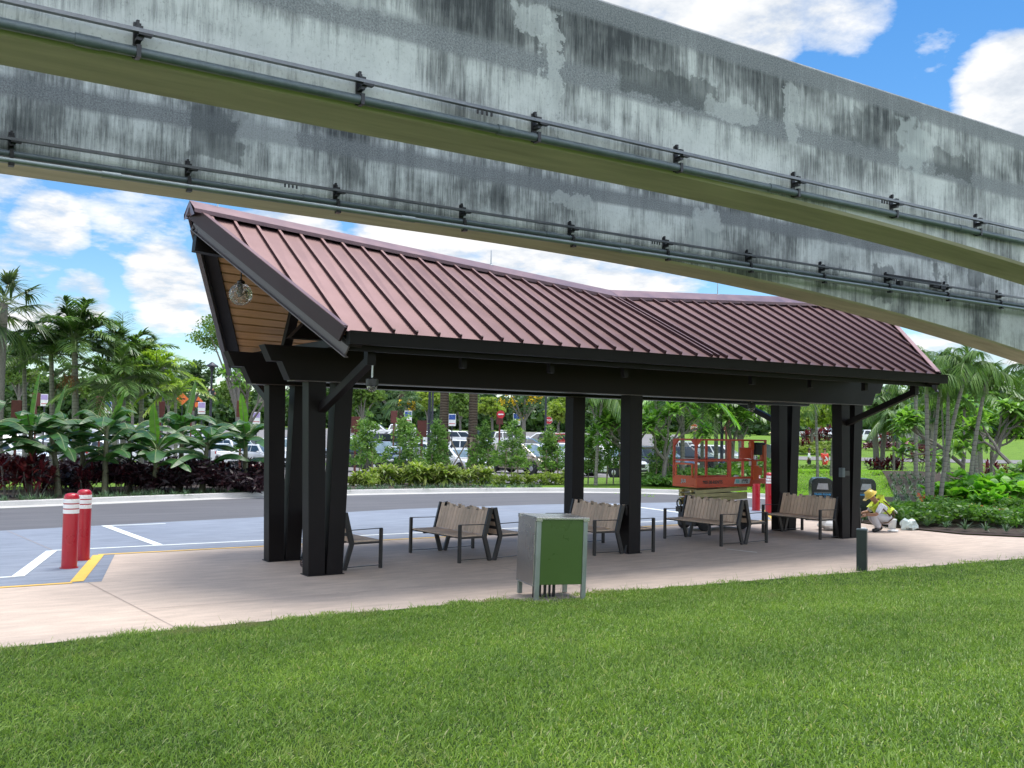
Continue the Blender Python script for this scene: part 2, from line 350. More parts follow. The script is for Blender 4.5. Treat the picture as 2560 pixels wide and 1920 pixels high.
# ---------------------------------------------------------------- setting
def sheet(name, poly, z, mat, step=None, kind='structure', follow=False):
    """flat polygon in XY, or a grid clipped to a depth/lateral range following the terrain"""
    mb = MB(); mb.add([(x, y, z) for x, y in poly], [list(range(len(poly)))]); o = mb.build(name, mat); o['kind'] = kind; return o
def gsheet(name, r0, r1, d0, d1, dz, mat, n=40, m=30, fr=None, name_kind='structure'):
    """terrain-following sheet: depth d0..d1, lateral r0(d)..r1(d)"""
    dd = np.geomspace(d0, d1, m) if d0 > 1 else np.linspace(d0, d1, m); V = []
    for d in dd:
        a = r0(d) if callable(r0) else r0; b = r1(d) if callable(r1) else r1
        for r in np.linspace(a, b, n):
            X, Y = W2(r, d); V.append((X, Y, float(zt(X, Y)) + dz))
    f = np.array([[i * n + j, i * n + j + 1, (i + 1) * n + j + 1, (i + 1) * n + j] for i in range(m - 1) for j in range(n - 1)])
    mb = MB(); mb.add(V, f); o = mb.build(name, mat, smooth=60); o['kind'] = name_kind; return o
PX = lambda px: (lambda d: (px - 1280) / F * d)

gsheet('ground', -700, 700, -60, 900, -.03, m_farlawn, 61, 70)
# near lawn: rises gently towards the camera
EDGE = [(-6, 11.05), (1.14, 11.0), (3.08, 11.12), (6.5, 11.05), (8.62, 10.87), (13.72, 10.57), (18.23, 10.29), (26, 9.7)]
def edgeY(X): return np.interp(X, [e[0] for e in EDGE], [e[1] for e in EDGE])
def lawnz(X, Y):
    s_ = np.maximum(0, edgeY(X) - np.asarray(Y)); return .006 + .028 * s_ + .0022 * s_ ** 2
mb = MB(); xs = np.linspace(-14, 26, 81); ts = np.linspace(0, 1, 24); V = []
for a in ts:
    for X in xs:
        Y = edgeY(X) - a * 18; V.append((X, Y, float(lawnz(X, Y))))
n = len(xs); mb.add(V, np.array([[i * n + j, i * n + j + 1, (i + 1) * n + j + 1, (i + 1) * n + j] for i in range(len(ts) - 1) for j in range(n - 1)]))
struct(mb.build('lawn', m_lawn, smooth=60))
ye = list(EDGE)
sheet('plaza', [(x, y - .25) for x, y in ye[:-1]] + [(26, 9.5), (26, 11.2), (22.1, 12.47), (21.29, 13.47), (21.2, 15.06), (21.6, 17.2), (22.6, 19.2), (22.35, 20.5), (20.0, 17.93), (3.56, 17.93), (2.80, 14.95), (-6, 14.95)], 0, m_plaza)
sheet('bus_bay', [(-6, 14.95), (2.80, 14.95), (3.56, 17.93), (20.0, 17.93), (22.35, 20.5), (23.2, 22.6), (21.8, 23.74), (16.9, 24.58), (12.31, 24.55), (8.02, 23.66), (2.25, 22.69), (-6, 21.6)], .002, m_bay)
KF = [(-8, 26.2), (2.79, 28.25), (6.4, 29.2), (10.11, 29.86), (13.12, 29.97), (17, 29.75), (21.14, 28.9), (24.0, 27.2), (25.6, 25.0), (26.2, 22.8), (25.2, 20.6), (23.6, 19.3), (22.6, 19.2)]
sheet('road', [(-6, 21.6), (2.25, 22.69), (8.02, 23.66), (12.31, 24.55), (16.9, 24.58), (21.8, 23.74), (23.2, 22.6), (22.35, 20.5)] + KF[::-1], .001, m_road)
# kerb: gutter pan, face and top swept along the line
def offs(line, o):
    L_ = np.array(line, float); T = np.gradient(L_, axis=0); T /= np.linalg.norm(T, axis=1)[:, None]; return L_ + o * np.stack([-T[:, 1], T[:, 0]], 1)
def smooth_line(L_, k=5):
    L_ = np.array(L_, float); tt = np.arange(len(L_)); q = np.linspace(0, len(L_) - 1, (len(L_) - 1) * k + 1)
    out = np.stack([np.interp(q, tt, L_[:, i]) for i in range(2)], 1)
    for _ in range(6): out[1:-1] = (out[:-2] + 2 * out[1:-1] + out[2:]) / 4
    return out
KL = smooth_line(KF)
prof = [(0, .0), (0, .012), (.38, .03), (.42, .14), (.44, .155), (.60, .155), (.62, .14), (.62, -.05)]
V = np.stack([np.concatenate([offs(KL, o), np.full((len(KL), 1), z)], 1) for o, z in prof], 1); k = len(prof)
mb = MB(); mb.add(V.reshape(-1, 3), np.array([[i * k + j, (i + 1) * k + j, (i + 1) * k + j + 1, i * k + j + 1] for i in range(len(KL) - 1) for j in range(k - 1)]))
struct(mb.build('kerb', m_kerb, smooth=30))
# painted lines
def stripe(mb, pts, w, z):
    P = np.array(pts, float)
    for a, b in zip(P[:-1], P[1:]):
        t_ = (b - a) / np.linalg.norm(b - a); n_ = np.array([-t_[1], t_[0]]) * w / 2
        mb.add([(*q, z) for q in (a - n_, b - n_, b + n_, a + n_)], [[0, 1, 2, 3]])
mb = MB(); stripe(mb, [(-6, 14.99), (2.42, 14.99)], .1, .007); stripe(mb, [(3.30, 17.96), (20.0, 17.96)], .1, .007); mb.quad((2.40, 15.05, .009), (2.58, 15.05, .009), (3.38, 17.9, .009), (3.20, 17.9, .009)); stripe(mb, [(20.0, 17.98), (22.2, 20.4)], .14, .008)
struct(mb.build('yellow_markings', m_marky))
mb = MB(); stripe(mb, [(-6, 15.93), (1.8, 15.93)], .1, .007); stripe(mb, [(2.70, 18.86), (19.8, 18.86)], .1, .007); mb.quad((1.74, 15.9, .009), (1.92, 15.9, .009), (2.78, 18.82, .009), (2.60, 18.82, .009))
mb.quad((4.24, 22.91, .009), (4.42, 22.89, .009), (4.6, 18.93, .009), (4.43, 18.93, .009)); stripe(mb, [(4.42, 22.87), (5.6, 22.87)], .1, .008)
mb.quad((19.2, 23.6, .009), (19.4, 23.6, .009), (19.1, 18.93, .009), (18.92, 18.93, .009)); stripe(mb, [(17.9, 23.5), (19.2, 23.6)], .1, .008)
struct(mb.build('white_markings', m_markw))
mb = MB(); stripe(mb, [(2.62, 14.93), (2.8, 12.5), (2.92, 10.9)], .012, .004); stripe(mb, [(2.8, 12.5), (9, 12.45), (20.8, 12.35)], .012, .004)
for X in (8.7, 14.9, 20.6): stripe(mb, [(X, 10.6), (X, 17.9)], .012, .004)
stripe(mb, [(2.38, 22.6), (2.72, 18.9)], .012, .006); stripe(mb, [(8.9, 23.8), (8.7, 18.9)], .012, .006); stripe(mb, [(14.9, 24.5), (14.9, 18.9)], .012, .006)
struct(mb.build('paving_joints', m_joint))
# beds and parking lot beyond the kerb
BK = offs(KL, .64)
def bed(name, i0, i1, depth, z=.03, mat=m_mulch):
    a = BK[i0:i1]; b = offs(KL, .64 + depth)[i0:i1]
    mb = MB(); m = len(a); V = [(x, y, float(zt(x, y)) + z + .05) for x, y in a] + [(x, y, float(zt(x, y)) + z) for x, y in b]
    mb.add(V, np.array([[i, i + 1, m + i + 1, m + i] for i in range(m - 1)])); return struct(mb.build(name, mat))
bed('planting_bed', 0, 29, 6.2)
gsheet('footpath', -16, -2, 37.2, 38.6, .03, m_kerb, 12, 4)
gsheet('parking_lot', lambda d: -.62 * d, lambda d: .17 * d, 43, 160, .02, m_lot, 40, 50)
gsheet('drive', lambda d: .2 * d, lambda d: .7 * d, 88, 94, .03, m_lot, 12, 5)
mb = MB()
for i in range(16):
    for d0 in (56, 74):
        X0, Y0 = W2(-16 + i * 2.7 + d0 * .02, d0); X1, Y1 = W2(-16 + i * 2.7 + d0 * .02 + 1.2, d0 + 5); P0 = np.array([X0, Y0]); P1 = np.array([X1, Y1]); t_ = (P1 - P0) / np.linalg.norm(P1 - P0); n_ = np.array([-t_[1], t_[0]]) * .06
        mb.add([(*q, float(zt(*q)) + .035) for q in (P0 - n_, P1 - n_, P1 + n_, P0 + n_)], [[0, 1, 2, 3]])
struct(mb.build('stall_markings', m_markw))
mulch_poly = [(22.1, 12.47), (21.29, 13.47), (21.2, 15.06), (21.6, 17.2), (22.7, 19.0), (24.6, 20.2), (27, 23.5), (29, 24), (42, 16), (38, 8), (26, 9.9), (26, 11.2)]
mb = MB(); cx, cy = 28, 16
V = [(cx, cy, float(zt(cx, cy)) + .06)]; rings = 7
for k in range(1, rings + 1):
    for x, y in mulch_poly:
        a, b = cx + (x - cx) * k / rings, cy + (y - cy) * k / rings; V.append((a, b, float(zt(a, b)) + .03))
n = len(mulch_poly); f = [[0, 1 + j, 1 + (j + 1) % n] for j in range(n)] + [[1 + k * n + j, 1 + (k + 1) * n + j, 1 + (k + 1) * n + (j + 1) % n, 1 + k * n + (j + 1) % n] for k in range(rings - 1) for j in range(n)]
mb.add(V, f); struct(mb.build('garden_bed', m_mulch, smooth=60))
# ---------------------------------------------------------------- text
def text_mesh(name, body, size, mat, parent, M_, depth=.002, align='CENTER', bold=0.):
    cu = bpy.data.curves.new(name, 'FONT'); cu.body = body; cu.size = size; cu.extrude = depth; cu.align_x = align; cu.align_y = 'CENTER'; cu.offset = bold
    o = bpy.data.objects.new(name, cu); COL.objects.link(o); dg = bpy.context.evaluated_depsgraph_get()
    me = bpy.data.meshes.new_from_object(o.evaluated_get(dg)); bpy.data.objects.remove(o); bpy.data.curves.remove(cu)
    me.materials.clear(); me.materials.append(mat); o = bpy.data.objects.new(name, me); COL.objects.link(o); o.parent = parent; o.matrix_local = M_
    return o
def face_mat(loc, xdir, updir=(0, 0, 1)):
    x = Vector(xdir).normalized(); u = Vector(updir).normalized(); z = x.cross(u).normalized(); u = z.cross(x)
    return Matrix(((x[0], u[0], z[0], loc[0]), (x[1], u[1], z[1], loc[1]), (x[2], u[2], z[2], loc[2]), (0, 0, 0, 1)))

# ---------------------------------------------------------------- elevated monorail beams
LT_, DK_ = (.46, .49, .49), (.06, .068, .07)
PATCH = {0: [(5.6, 6.95, 5.42, 5.74, DK_, .85), (10.45, 11.3, 5.4, 5.72, DK_, .8), (4.80, 5.02, 5.0, 6.0, LT_, .85), (7.9, 8.12, 5.3, 6.0, LT_, .7), (4.45, 4.9, 5.72, 5.98, LT_, .8), (6.75, 7.5, 5.40, 5.64, LT_, .7), (4.95, 5.6, 4.78, 5.06, LT_, .75), (2.4, 3.3, 5.5, 5.9, LT_, .45), (9.0, 9.5, 5.5, 5.95, DK_, .5)], 1: [(7.35, 7.95, 5.22, 5.42, LT_, .85), (9.85, 10.4, 5.2, 5.55, LT_, .9), (3.1, 3.9, 5.3, 5.7, LT_, .5), (12.5, 13.6, 5.0, 5.4, LT_, .6)]}
def zb(X): return 4.75 - .0050 * np.maximum(0, np.asarray(X, float) - 5.5) ** 2
def monorail(Y0, label, sd, under, x0, far):
    Y0 = float(Y0)
    root = thing('monorail_beam', label, 'monorail beam', (0, Y0, 0), 0, 'concrete monorail beams')
    xs = np.concatenate([np.linspace(-30, 5, 8), np.linspace(5.5, 21.5, 33)]); W_ = .66; c = .03; top = 6.24 - .01 * far; V = []
    for X in xs:
        b = float(zb(X)); V += [(X, y, z) for y, z in ((0, b + c), (c, b), (W_ - c, b), (W_, b + c), (W_, top - c), (W_ - c, top), (c, top), (0, top - c))]
    n = 8; m = len(xs); mb = MB(); mb.add(V, [[i * n + j, (i + 1) * n + j, (i + 1) * n + (j + 1) % n, i * n + (j + 1) % n] for i in range(m - 1) for j in range(n)] + [list(range(8)), [(m - 1) * n + j for j in range(8)][::-1]])
    mb.build('beam_girder', beam_mat('weathered_concrete', sd, under, 1.25 if far else 1., PATCH[far]), root, smooth=30)  # far beam's concrete is lightened in colour to offset the nearer beam's shade
    zr = 4.93
    mb = MB(); mb.box((-4, -.10, zr), (52, .045, .026)); mb.build('contact_rail', m_rail, root)
    p = [(-30, -.06, 4.795)] + [(X, -.06, 4.795) for X in np.linspace(-2, 22, 13)]
    mb = MB(); mb.tube(p, .036, 10)
    for X in np.arange(x0 - .4, 20, 3.3): mb.tube([(X, -.06, 4.795), (X + .16, -.06, 4.795)], .043, 10)
    mb.build('conduit_pipe', m_conduit, root, smooth=40)
    if far:
        p = [(-30, -.10, 4.722), (22, -.10, 4.722)]; mb = MB(); mb.tube(p, .03, 10)
        for X in np.arange(x0 + .8, 20, 3.3): mb.tube([(X, -.10, 4.722), (X + .18, -.10, 4.722)], .037, 10)
        mb.build('lower_conduit', m_steel if 0 else MAT('galvanised_conduit', (.2, .24, .25), .4, .5, .15, 8), root, smooth=40)
    for k_ in range(-2, 12):
        X = x0 + 1.655 * k_; mb = MB()
        mb.box((X, -.009, 4.89), (.05, .018, .25)); mb.box((X, -.05, 4.96), (.045, .09, .02)); mb.box((X, -.05, 4.88), (.035, .09, .02)); mb.tube([(X + .02, -.02, 4.905), (X + .02, -.09, 4.905)], .018, 8)
        mb.box((X + .035, -.10, 4.908), (.09, .045, .016)); mb.box((X, -.06, 4.795), (.03, .08, .085)); mb.box((X, -.02, 5.01), (.02, .03, .04))
        if far: mb.box((X, -.10, 4.745), (.035, .045, .13)); mb.box((X, -.10, 4.685), (.05, .07, .03))
        mb.build('rail_bracket', m_black, root)
    mb = MB()
    for q in range(-1, 4):
        X0 = x0 + 1.655 * (1.62 + 3.2 * q)
        for j in range(4): mb.tube([(X0 + .045 * j, -.105, zr - .02), (X0 + .045 * j, -.105, zr - .055)], .010, 6)
    mb.build('splice_bolt', m_black, root)
    return root
monorail(7.0, 'nearer of the two stained concrete beams overhead, olive green underneath', 1.7, (.46, .41, .34), 1.41, 0)
fb = monorail(10.4, 'farther concrete beam just above the shelter roof, twin pipes along its lower edge', 6.3, (.46, .42, .33), .99, 1)
mb = MB(); mb.box((14.9, -.10, 4.965), (1.5, .05, .03)); mb.box((15.6, -.07, 4.905), (.34, .08, .05)); mb.box((15.7, -.10, 4.89), (.14, .05, .06)); mb.box((14.55, -.06, 4.87), (.10, .08, .07)); mb.build('rail_junction_box', m_black, fb)

# ---------------------------------------------------------------- bus shelter
SH = thing('bus_shelter', 'open bus shelter with maroon metal roof on dark brown posts', 'shelter', (11.9, 15.1, 0))
ox, oy = 11.9, 15.1
def SB(mb, name, mat, **kw):
    o = mb.build(name, mat, SH, **kw); o.location = (-ox, -oy, 0); return o
def rz_(X): return 5.56 - .0755 * (X - 3.95) if X < 12.05 else 4.948 + .0615 * (X - 12.05)
XL, XR, EL, ER, ZE, YE, YR = 3.95, 20.25, 5.2, 18.2, 3.53, 12.05, 15.1
def roofpt(X, tt, dz=0, sgn=-1):
    return (X, YR + sgn * (YR - YE) * (1 - tt), ZE + (rz_(X) - ZE) * tt + dz)
def tmin(X, sgn=-1):
    E_L = EL if sgn < 0 else 5.50
    if X < E_L: return (E_L - X) / (E_L - XL)
    if X > ER: return (X - ER) / (XR - ER)
    return 0
t = NT('maroon_roof_metal'); P = t.coord('Object'); nn = t.noise(t.coord('Object', (.7, .35, 1)), 1, 4)
kcol = t.ramp(nn, [(.3, (.118, .062, .060)), (.7, (.172, .10, .10))])
t2 = t.noise(P, 2.2, 5); kcol = t.mix(t.ramp(t2, [(.55, (0, 0, 0)), (.75, (.35, .35, .35))]), kcol, (.20, .128, .13))
m_roof = t.done(t.bsdf(kcol, t.math('ADD', t.math('MULTIPLY', t2, .16), .40), .7, t.bump(t.noise(P, 1.3, 2), .12, .03), .8))
m_seam_shade = MAT('maroon_seam_shade', (.05, .016, .017), .5, 0, .15, 4, 0)  # seam sides: their shade is put into the colour, darker than the panels
m_ridge = MAT('ridge_cap_metal', (.24, .15, .153), .36, .6, .1, 3, 0)
seamX = [EL - 1.05 + .352 * i for i in range(48)]
for sgn, nm in ((-1, ''), (1, '')):
    for a, b in ((XL, 12.05), (12.05, XR)):
        ed = sorted([a, b] + [x for x in seamX if a < x < b] + ([EL, 5.50] if a < EL < b else []) + ([ER] if a < ER < b else []))
        mb = MB(); sm = MB()
        for x0, x1 in zip(ed[:-1], ed[1:]):
            if x1 - x0 < 1e-4: continue
            m0, m1 = tmin(x0, sgn), tmin(x1, sgn); q = [roofpt(x0, m0, 0, sgn), roofpt(x1, m1, 0, sgn), roofpt(x1, 1, 0, sgn), roofpt(x0, 1, 0, sgn)]
            mb.quad(*(q if sgn < 0 else q[::-1]))
        for x in ed[1:-1] if b < 13 else ed[:-1]:
            if x in (EL, ER, 5.50): continue
            tm = tmin(x, sgn) + .012
            if tm < .9: sm.bar(roofpt(x, tm, .02, sgn), roofpt(x, .915, .02, sgn), .034, .056); mb.bar(roofpt(x, tm + .001, .052, sgn), roofpt(x, .915, .052, sgn), .042, .010)
        o = SB(mb, 'roof_panel', m_roof); SB(sm, 'standing_seam', m_seam_shade)
# ridge cap
mb = MB()
for a, b in ((XL - .06, 12.05), (12.05, XR + .06)):
    for s_ in (-1, 1):
        sl = (rz_((a + b) / 2) - ZE) / (YR - YE)
        za, zb2 = rz_(a) + .10, rz_(b) + .10; dy = s_ * .30
        mb.quad((a, YR, za), (b, YR, zb2), (b, YR + dy, zb2 - .30 * sl), (a, YR + dy, za - .30 * sl))
        mb.quad((a, YR + dy, za - .30 * sl), (b, YR + dy, zb2 - .30 * sl), (b, YR + dy, zb2 - .30 * sl - .06), (a, YR + dy, za - .30 * sl - .06))
    mb.quad((a, YR - .3, rz_(a) - .16), (a, YR, rz_(a) + .10), (a, YR + .3, rz_(a) - .16))
SB(mb, 'ridge_cap', m_ridge)
for x in (4.32, 9.3, 15.0): mb = MB(); mb.tube([(x, YR, rz_(x) + .06), (x, YR, rz_(x) + .36)], [.012, .006], 6); mb.lathe([(.045, 0), (.045, .015), (.015, .03)], (x, YR, rz_(x) + .07), 8); SB(mb, 'lightning_rod', m_steel)
m_flash = MAT('shaded_maroon_flashing', (.030, .014, .017), .45, .1, .15, 4, 0, .35); m_rakeg = MAT('lit_grey_brown_trim', (.10, .088, .092), .4, .2, .12, 4, 0)  # one trim material in two tones, the difference in lighting put into the colours
# rake boards at the four sloping ends
for (xe, xr, s_) in ((EL, XL, 1), (ER, XR, -1)):
    for sg in (-1, 1):
        a = np.array([5.50 if (xe == EL and sg > 0) else xe, YR + sg * (YR - YE), ZE]); b = np.array([xr, YR + sg * .0, rz_(xr)])
        inw = np.array([s_ * .035, 0, 0]); mb = MB(); up = (0, 0, 1)
        mb.bar(a + (0, 0, -.05) - inw * 1.6, b + (0, 0, -.05) - inw * 1.6, .04, .21); SB(mb, 'rake_flashing', m_flash); mb = MB(); mb.bar(a + (0, 0, .062) - inw * .6, b + (0, 0, .062) - inw * .6, .09, .022); SB(mb, 'rake_lip', m_ridge); mb = MB(); mb.bar(a + (0, 0, -.245) + inw * .6, b + (0, 0, -.245) + inw * .6, .03, .20); mb.bar(a + (0, 0, -.350), b + (0, 0, -.350), .07, .014)
        SB(mb, 'rake_board', m_rakeg)
        mb = MB(); mb.bar(a + (s_ * .13, 0, -.19), b + (s_ * .13, 0, -.19), .24, .05); SB(mb, 'rake_trim', m_brown)
# soffit planks under both slopes
tw = NT('soffit_wood'); P = tw.coord('Object', (1.2, 22, 22)); nz = tw.noise(P, 1, 4); gi = tw.N('ShaderNodeNewGeometry').outputs['Random Per Island']
cw = tw.mix(1., tw.ramp(nz, [(.3, (.36, .20, .09)), (.7, (.50, .30, .15))]), tw.ramp(gi, [(0, (.85, .85, .85)), (1, (1.15, 1.12, 1.1))]), 'MULTIPLY'); m_soffit = tw.done(tw.bsdf(cw, .55, 0, tw.bump(nz, .1, .005), .3))
NP = 17
for sg in (-1, 1):
    for a, b in ((XL, 12.05), (12.05, XR)):
        mb = MB()
        for i in range(1, NP):
            t0, t1 = i / NP, (i + .80) / NP
            el_ = EL if sg < 0 else 5.50; lo = lambda tt: max(a, el_ + (XL - el_) * tt + .08); hi = lambda tt: min(b, ER + (XR - ER) * tt - .08)
            q = [roofpt(lo(t0), t0, -.16, sg), roofpt(hi(t0), t0, -.16, sg), roofpt(hi(t1), t1, -.16, sg), roofpt(lo(t1), t1, -.16, sg)]
            v = np.array(q); v2 = v + (0, 0, .03); mb.add(np.concatenate([v, v2]), [[3, 2, 1, 0], [0, 1, 5, 4], [2, 3, 7, 6], [0, 4, 7, 3], [1, 2, 6, 5]])
        SB(mb, 'soffit_boards', m_soffit)
        mb = MB()
        for x0, x1 in zip(np.linspace(a, b, 13)[:-1], np.linspace(a, b, 13)[1:]):
            m0, m1 = tmin(x0, sg) + .01, tmin(x1, sg) + .01; mb.quad(roofpt(x0, min(m0, .99), -.08, sg), roofpt(x1, min(m1, .99), -.08, sg), roofpt(x1, 1, -.08, sg), roofpt(x0, 1, -.08, sg))
        SB(mb, 'roof_deck', m_brown)
# gutters
for sg in (-1, 1):
    Y = YR + sg * (YR - YE + .07); mb = MB(); x0, x1 = (EL if sg < 0 else 5.50), ER + .16
    mb.box(((x0 + x1) / 2, Y + sg * .05, ZE - .09), (x1 - x0, .02, .17)); mb.box(((x0 + x1) / 2, Y - sg * .01, ZE - .167), (x1 - x0 - .004, .10, .018)); mb.box(((x0 + x1) / 2, Y - sg * .07, ZE - .10), (x1 - x0 - .004, .02, .15)); mb.box(((x0 + x1) / 2, Y + sg * .055, ZE - .008), (x1 - x0 + .01, .035, .014))
    for x in (x0, x1): mb.box((x, Y - sg * .01, ZE - .09), (.012, .13, .166))
    SB(mb, 'gutter', m_brown)
for sg in (-1, 1):
    mb = MB(); mb.box(((EL + ER) / 2 + (.3 if sg > 0 else .02), YR + sg * (YR - YE - .16), ZE - .145), (ER - EL - (.7 if sg > 0 else .02), .05, .20)); SB(mb, 'fascia_board', m_brown)
# ridge girder, centre girder, long stepped beams
mb = MB()
mb.bar((3.98, YR, rz_(3.98) - .50), (12.05, YR, rz_(12.05) - .50), .20, .34); mb.bar((12.06, YR, rz_(12.05) - .50), (20.15, YR, rz_(20.15) - .50), .20, .34); SB(mb, 'ridge_girder', m_brown, bevel=.008)
mb = MB(); mb.prism([(5.75, 3.93), (5.50, 3.66), (18.25, 3.66), (18.35, 3.93)], 14.95, 15.2); SB(mb, 'centre_girder', m_brown, bevel=.006)
for Yb in (14.1, 15.88):
    mb = MB(); mb.prism([(4.78, 3.46), (4.90, 3.22), (5.06, 3.22), (5.19, 2.95), (18.85, 2.95), (18.98, 3.22), (19.14, 3.22), (19.26, 3.46)], Yb + .0, Yb + .26); SB(mb, 'long_beam', m_brown, bevel=.006)
    mb = MB(); mb.box((12, Yb + .13, 2.943), (13.5, .32, .014)); SB(mb, 'beam_plate', m_brown2)
# columns
def column(x, y, dxt, wd=.26):
    mb = MB(); h = 2.94; e = wd / 2; V = []
    for z, sx_, ex in ((0, 0, e), (.0, 0, e), (h, dxt, e + .012)):
        V += [(x + sx_ + i * ex, y + j * e, z) for i, j in ((-1, -1), (1, -1), (1, 1), (-1, 1))]
    mb.add(V[4:], [[0, 1, 5, 4], [1, 2, 6, 5], [2, 3, 7, 6], [3, 0, 4, 7], [4, 5, 6, 7], [3, 2, 1, 0]])
    mb.box((x, y, .006), (wd + .05, wd + .05, .012)); SB(mb, 'column', m_brown, bevel=.006)
for yc in (14.24, 16.01):
    column(5.70, yc, -.07); column(5.99, yc, .09); column(11.93, yc, .01, .28); column(17.97, yc, -.03); column(18.27, yc, .13)
# cross frames: tie, drop posts, knee braces, king struts
for xc in (5.82, 11.93, 18.12):
    mb = MB(); mb.box((xc, YR, 3.52), (.16, 5.15 if xc != 11.93 else 3.2, .13)); SB(mb, 'tie_beam', m_brown, bevel=.005)
    for sg in (-1, 1):
        mb = MB(); mb.bar((xc, YR + sg * 1.0, 3.5), (xc, YR + sg * .12, rz_(xc) - .5), .13, .15, (1, 0, 0)); SB(mb, 'king_strut', m_brown, bevel=.005)
        if xc == 11.93: continue
        mb = MB(); mb.box((xc - .08, YR + sg * 2.62, 3.30), (.13, .13, .36)); SB(mb, 'drop_post', m_brown, bevel=.005)
        mb = MB(); mb.bar((xc - .08, YR + sg * 2.63, 3.18), (xc - .1, YR + sg * .9, 2.50), .12, .12); SB(mb, 'knee_brace', m_brown, bevel=.005)
for x in (7.3, 8.9, 10.4, 13.4, 15.0, 16.6):
    for sg in (-1, 1):
        mb = MB(); mb.box((x, YR + sg * 2.5, 3.30), (.09, .09, .28)); SB(mb, 'rafter_tail', m_brown)

# hanging things under the shelter
m_glass = NT('globe_glass'); gl = m_glass.bsdf((.95, .93, .88), .06, 0, m_glass.bump(m_glass.noise(m_glass.coord('Object'), 9, 2), .9, .12), .6, Transmission_Weight=.9, IOR=1.3); m_glass = m_glass.done(gl)
def ball(mb, c, r, n=14, m=9, sq=1, a0=-90, a1=90):
    mb.lathe([(max(1e-4, r * math.cos(rad(a))), r * sq * math.sin(rad(a))) for a in np.linspace(a0, a1, m)], c, n)
pg = thing('pendant_lamp', 'clear rippled glass globe lamp hanging under the gable peak', 'lamp', (4.72, 15.1, 4.30))
mb = MB(); ball(mb, (0, 0, 0), .18, 18, 12); mb.build('globe', m_glass, pg, smooth=60)
mb = MB(); mb.tube([(0, 0, .16), (0, 0, .84)], .012, 6); mb.lathe([(.06, .13), (.06, .2), (.02, .23)], n=10); mb.lathe([(.035, -.02), (.05, .06), (.03, .13)], n=10); mb.build('stem', m_black, pg, smooth=40)
def dome_cam(px, py, d, label, rod):
    P = at_d(px, py, d); t_ = thing('security_camera', label, 'camera', P, 0)
    mb = MB(); mb.lathe([(.04, .10), (.088, .08), (.088, -.01), (.07, -.02)], n=14); mb.build('housing', m_black, t_, smooth=40)
    mb = MB(); ball(mb, (0, 0, -.02), .075, 14, 7, 1.1, -90, 0); mb.build('dome', m_black if not rod else m_glass, t_, smooth=60)
    mb = MB(); mb.tube([(0, 0, .1), (0, 0, rod)], .014, 6); mb.build('stem', m_steel, t_)
dome_cam(930, 962, 13.6, 'dome camera on a thin rod below the left eave', .36)
dome_cam(1879, 1018, 21.6, 'dark round camera hanging below the beam near the right posts', .12)
P = atc = (17.80, 14.1, 1.62); t_ = thing('sensor_box', 'small grey box clamped to the right front post', 'sensor', (17.75, 14.09, 1.45))
mb = MB(); mb.box((-.02, -.05, 0), (.09, .1, .2)); mb.build('case', m_conduit, t_, bevel=.006); mb = MB(); mb.box((.13, -.035, -.02), (.2, .05, .1)); mb.build('bracket', m_black, t_)

# ---------------------------------------------------------------- benches
tb = NT('bench_wood'); gi = tb.N('ShaderNodeNewGeometry').outputs['Random Per Island']; nz = tb.noise(tb.coord('Object', (30, 30, 3)), 1, 4)
cw = tb.mix(1., tb.ramp(nz, [(.3, (.58, .44, .33)), (.7, (.72, .56, .43))]), tb.ramp(gi, [(0, (.8, .8, .8)), (1, (1.15, 1.12, 1.1))]), 'MULTIPLY'); m_slat = tb.done(tb.bsdf(cw, .6, 0, None, .3))
m_bench = MAT('bench_steel', (.03, .027, .027), .4, .3, .2, 6, .05)
HT = [.90, .85, .87, .84, .895, .87, .845, .87, .89, .84, .87, .85, .895, .87, .84, .90]
def make_bench():
    b = thing('bench', '', 'bench', (0, 0, 0), 0, 'back to back slatted benches under the shelter'); Ln = 1.58; n = 16; st = (Ln - .10) / n
    s_, k_ = MB(), MB()
    for i in range(n):
        y = -Ln / 2 + .05 + (i + .5) * st
        s_.box((-.43 - .008 * (i % 2), y, .437), (.50, st - .011, .022))
        h = HT[i]; a = np.array([-.178, y, .45]); d = np.array([.118, 0, .43]); d /= np.linalg.norm(d)
        k_.bar(a, a + d * ((h - .45) / d[2]), .022 if 0 else st - .011, .022, (-1, 0, .27))
    s_.build('seat', m_slat, b, bevel=.003); k_.build('backrest', m_slat, b, bevel=.003)
    for sg in (-1, 1):
        y = sg * (Ln / 2 - .0); f = MB()
        f.box((-.685, y, .317), (.045, .055, .635)); f.bar((-.045, y - sg * .01, .0), (-.172, y - sg * .01, .42), .045, .075, (1, 0, 0)); f.bar((-.172, y - sg * .012, .405), (-.042, y - sg * .012, .90), .05, .08, (1, 0, 0))
        f.bar((-.68, y, .05), (-.06, y, .045), .045, .010); f.bar((-.67, y - sg * .005, .415), (-.17, y - sg * .005, .412), .04, .03)
        f.build('end_frame', m_bench, b, bevel=.003)
        f = MB(); f.bar((-.70, y, .638), (-.095, y, .625), .05, .010); f.build('armrest', m_bench, b)
    u = MB()
    for x in (-.62, -.42, -.24): u.box((x, 0, .412), (.05, Ln - .06, .025))
    for y in (-.4, .4): u.box((-.43, y, .405), (.46, .05, .04))
    for z in (.55, .68, .81): u.bar((-.155 + .275 * (z - .45), -Ln / 2 + .03, z), (-.155 + .275 * (z - .45), Ln / 2 - .03, z), .02, .05)
    u.build('support_rails', m_bench, b)
    return b
PAIRS = [(6.20, 15.22, .05), (8.97, 15.22, .07), (11.76, 14.95, -.03), (14.92, 15.04, .05), (17.88, 15.01, .03)]
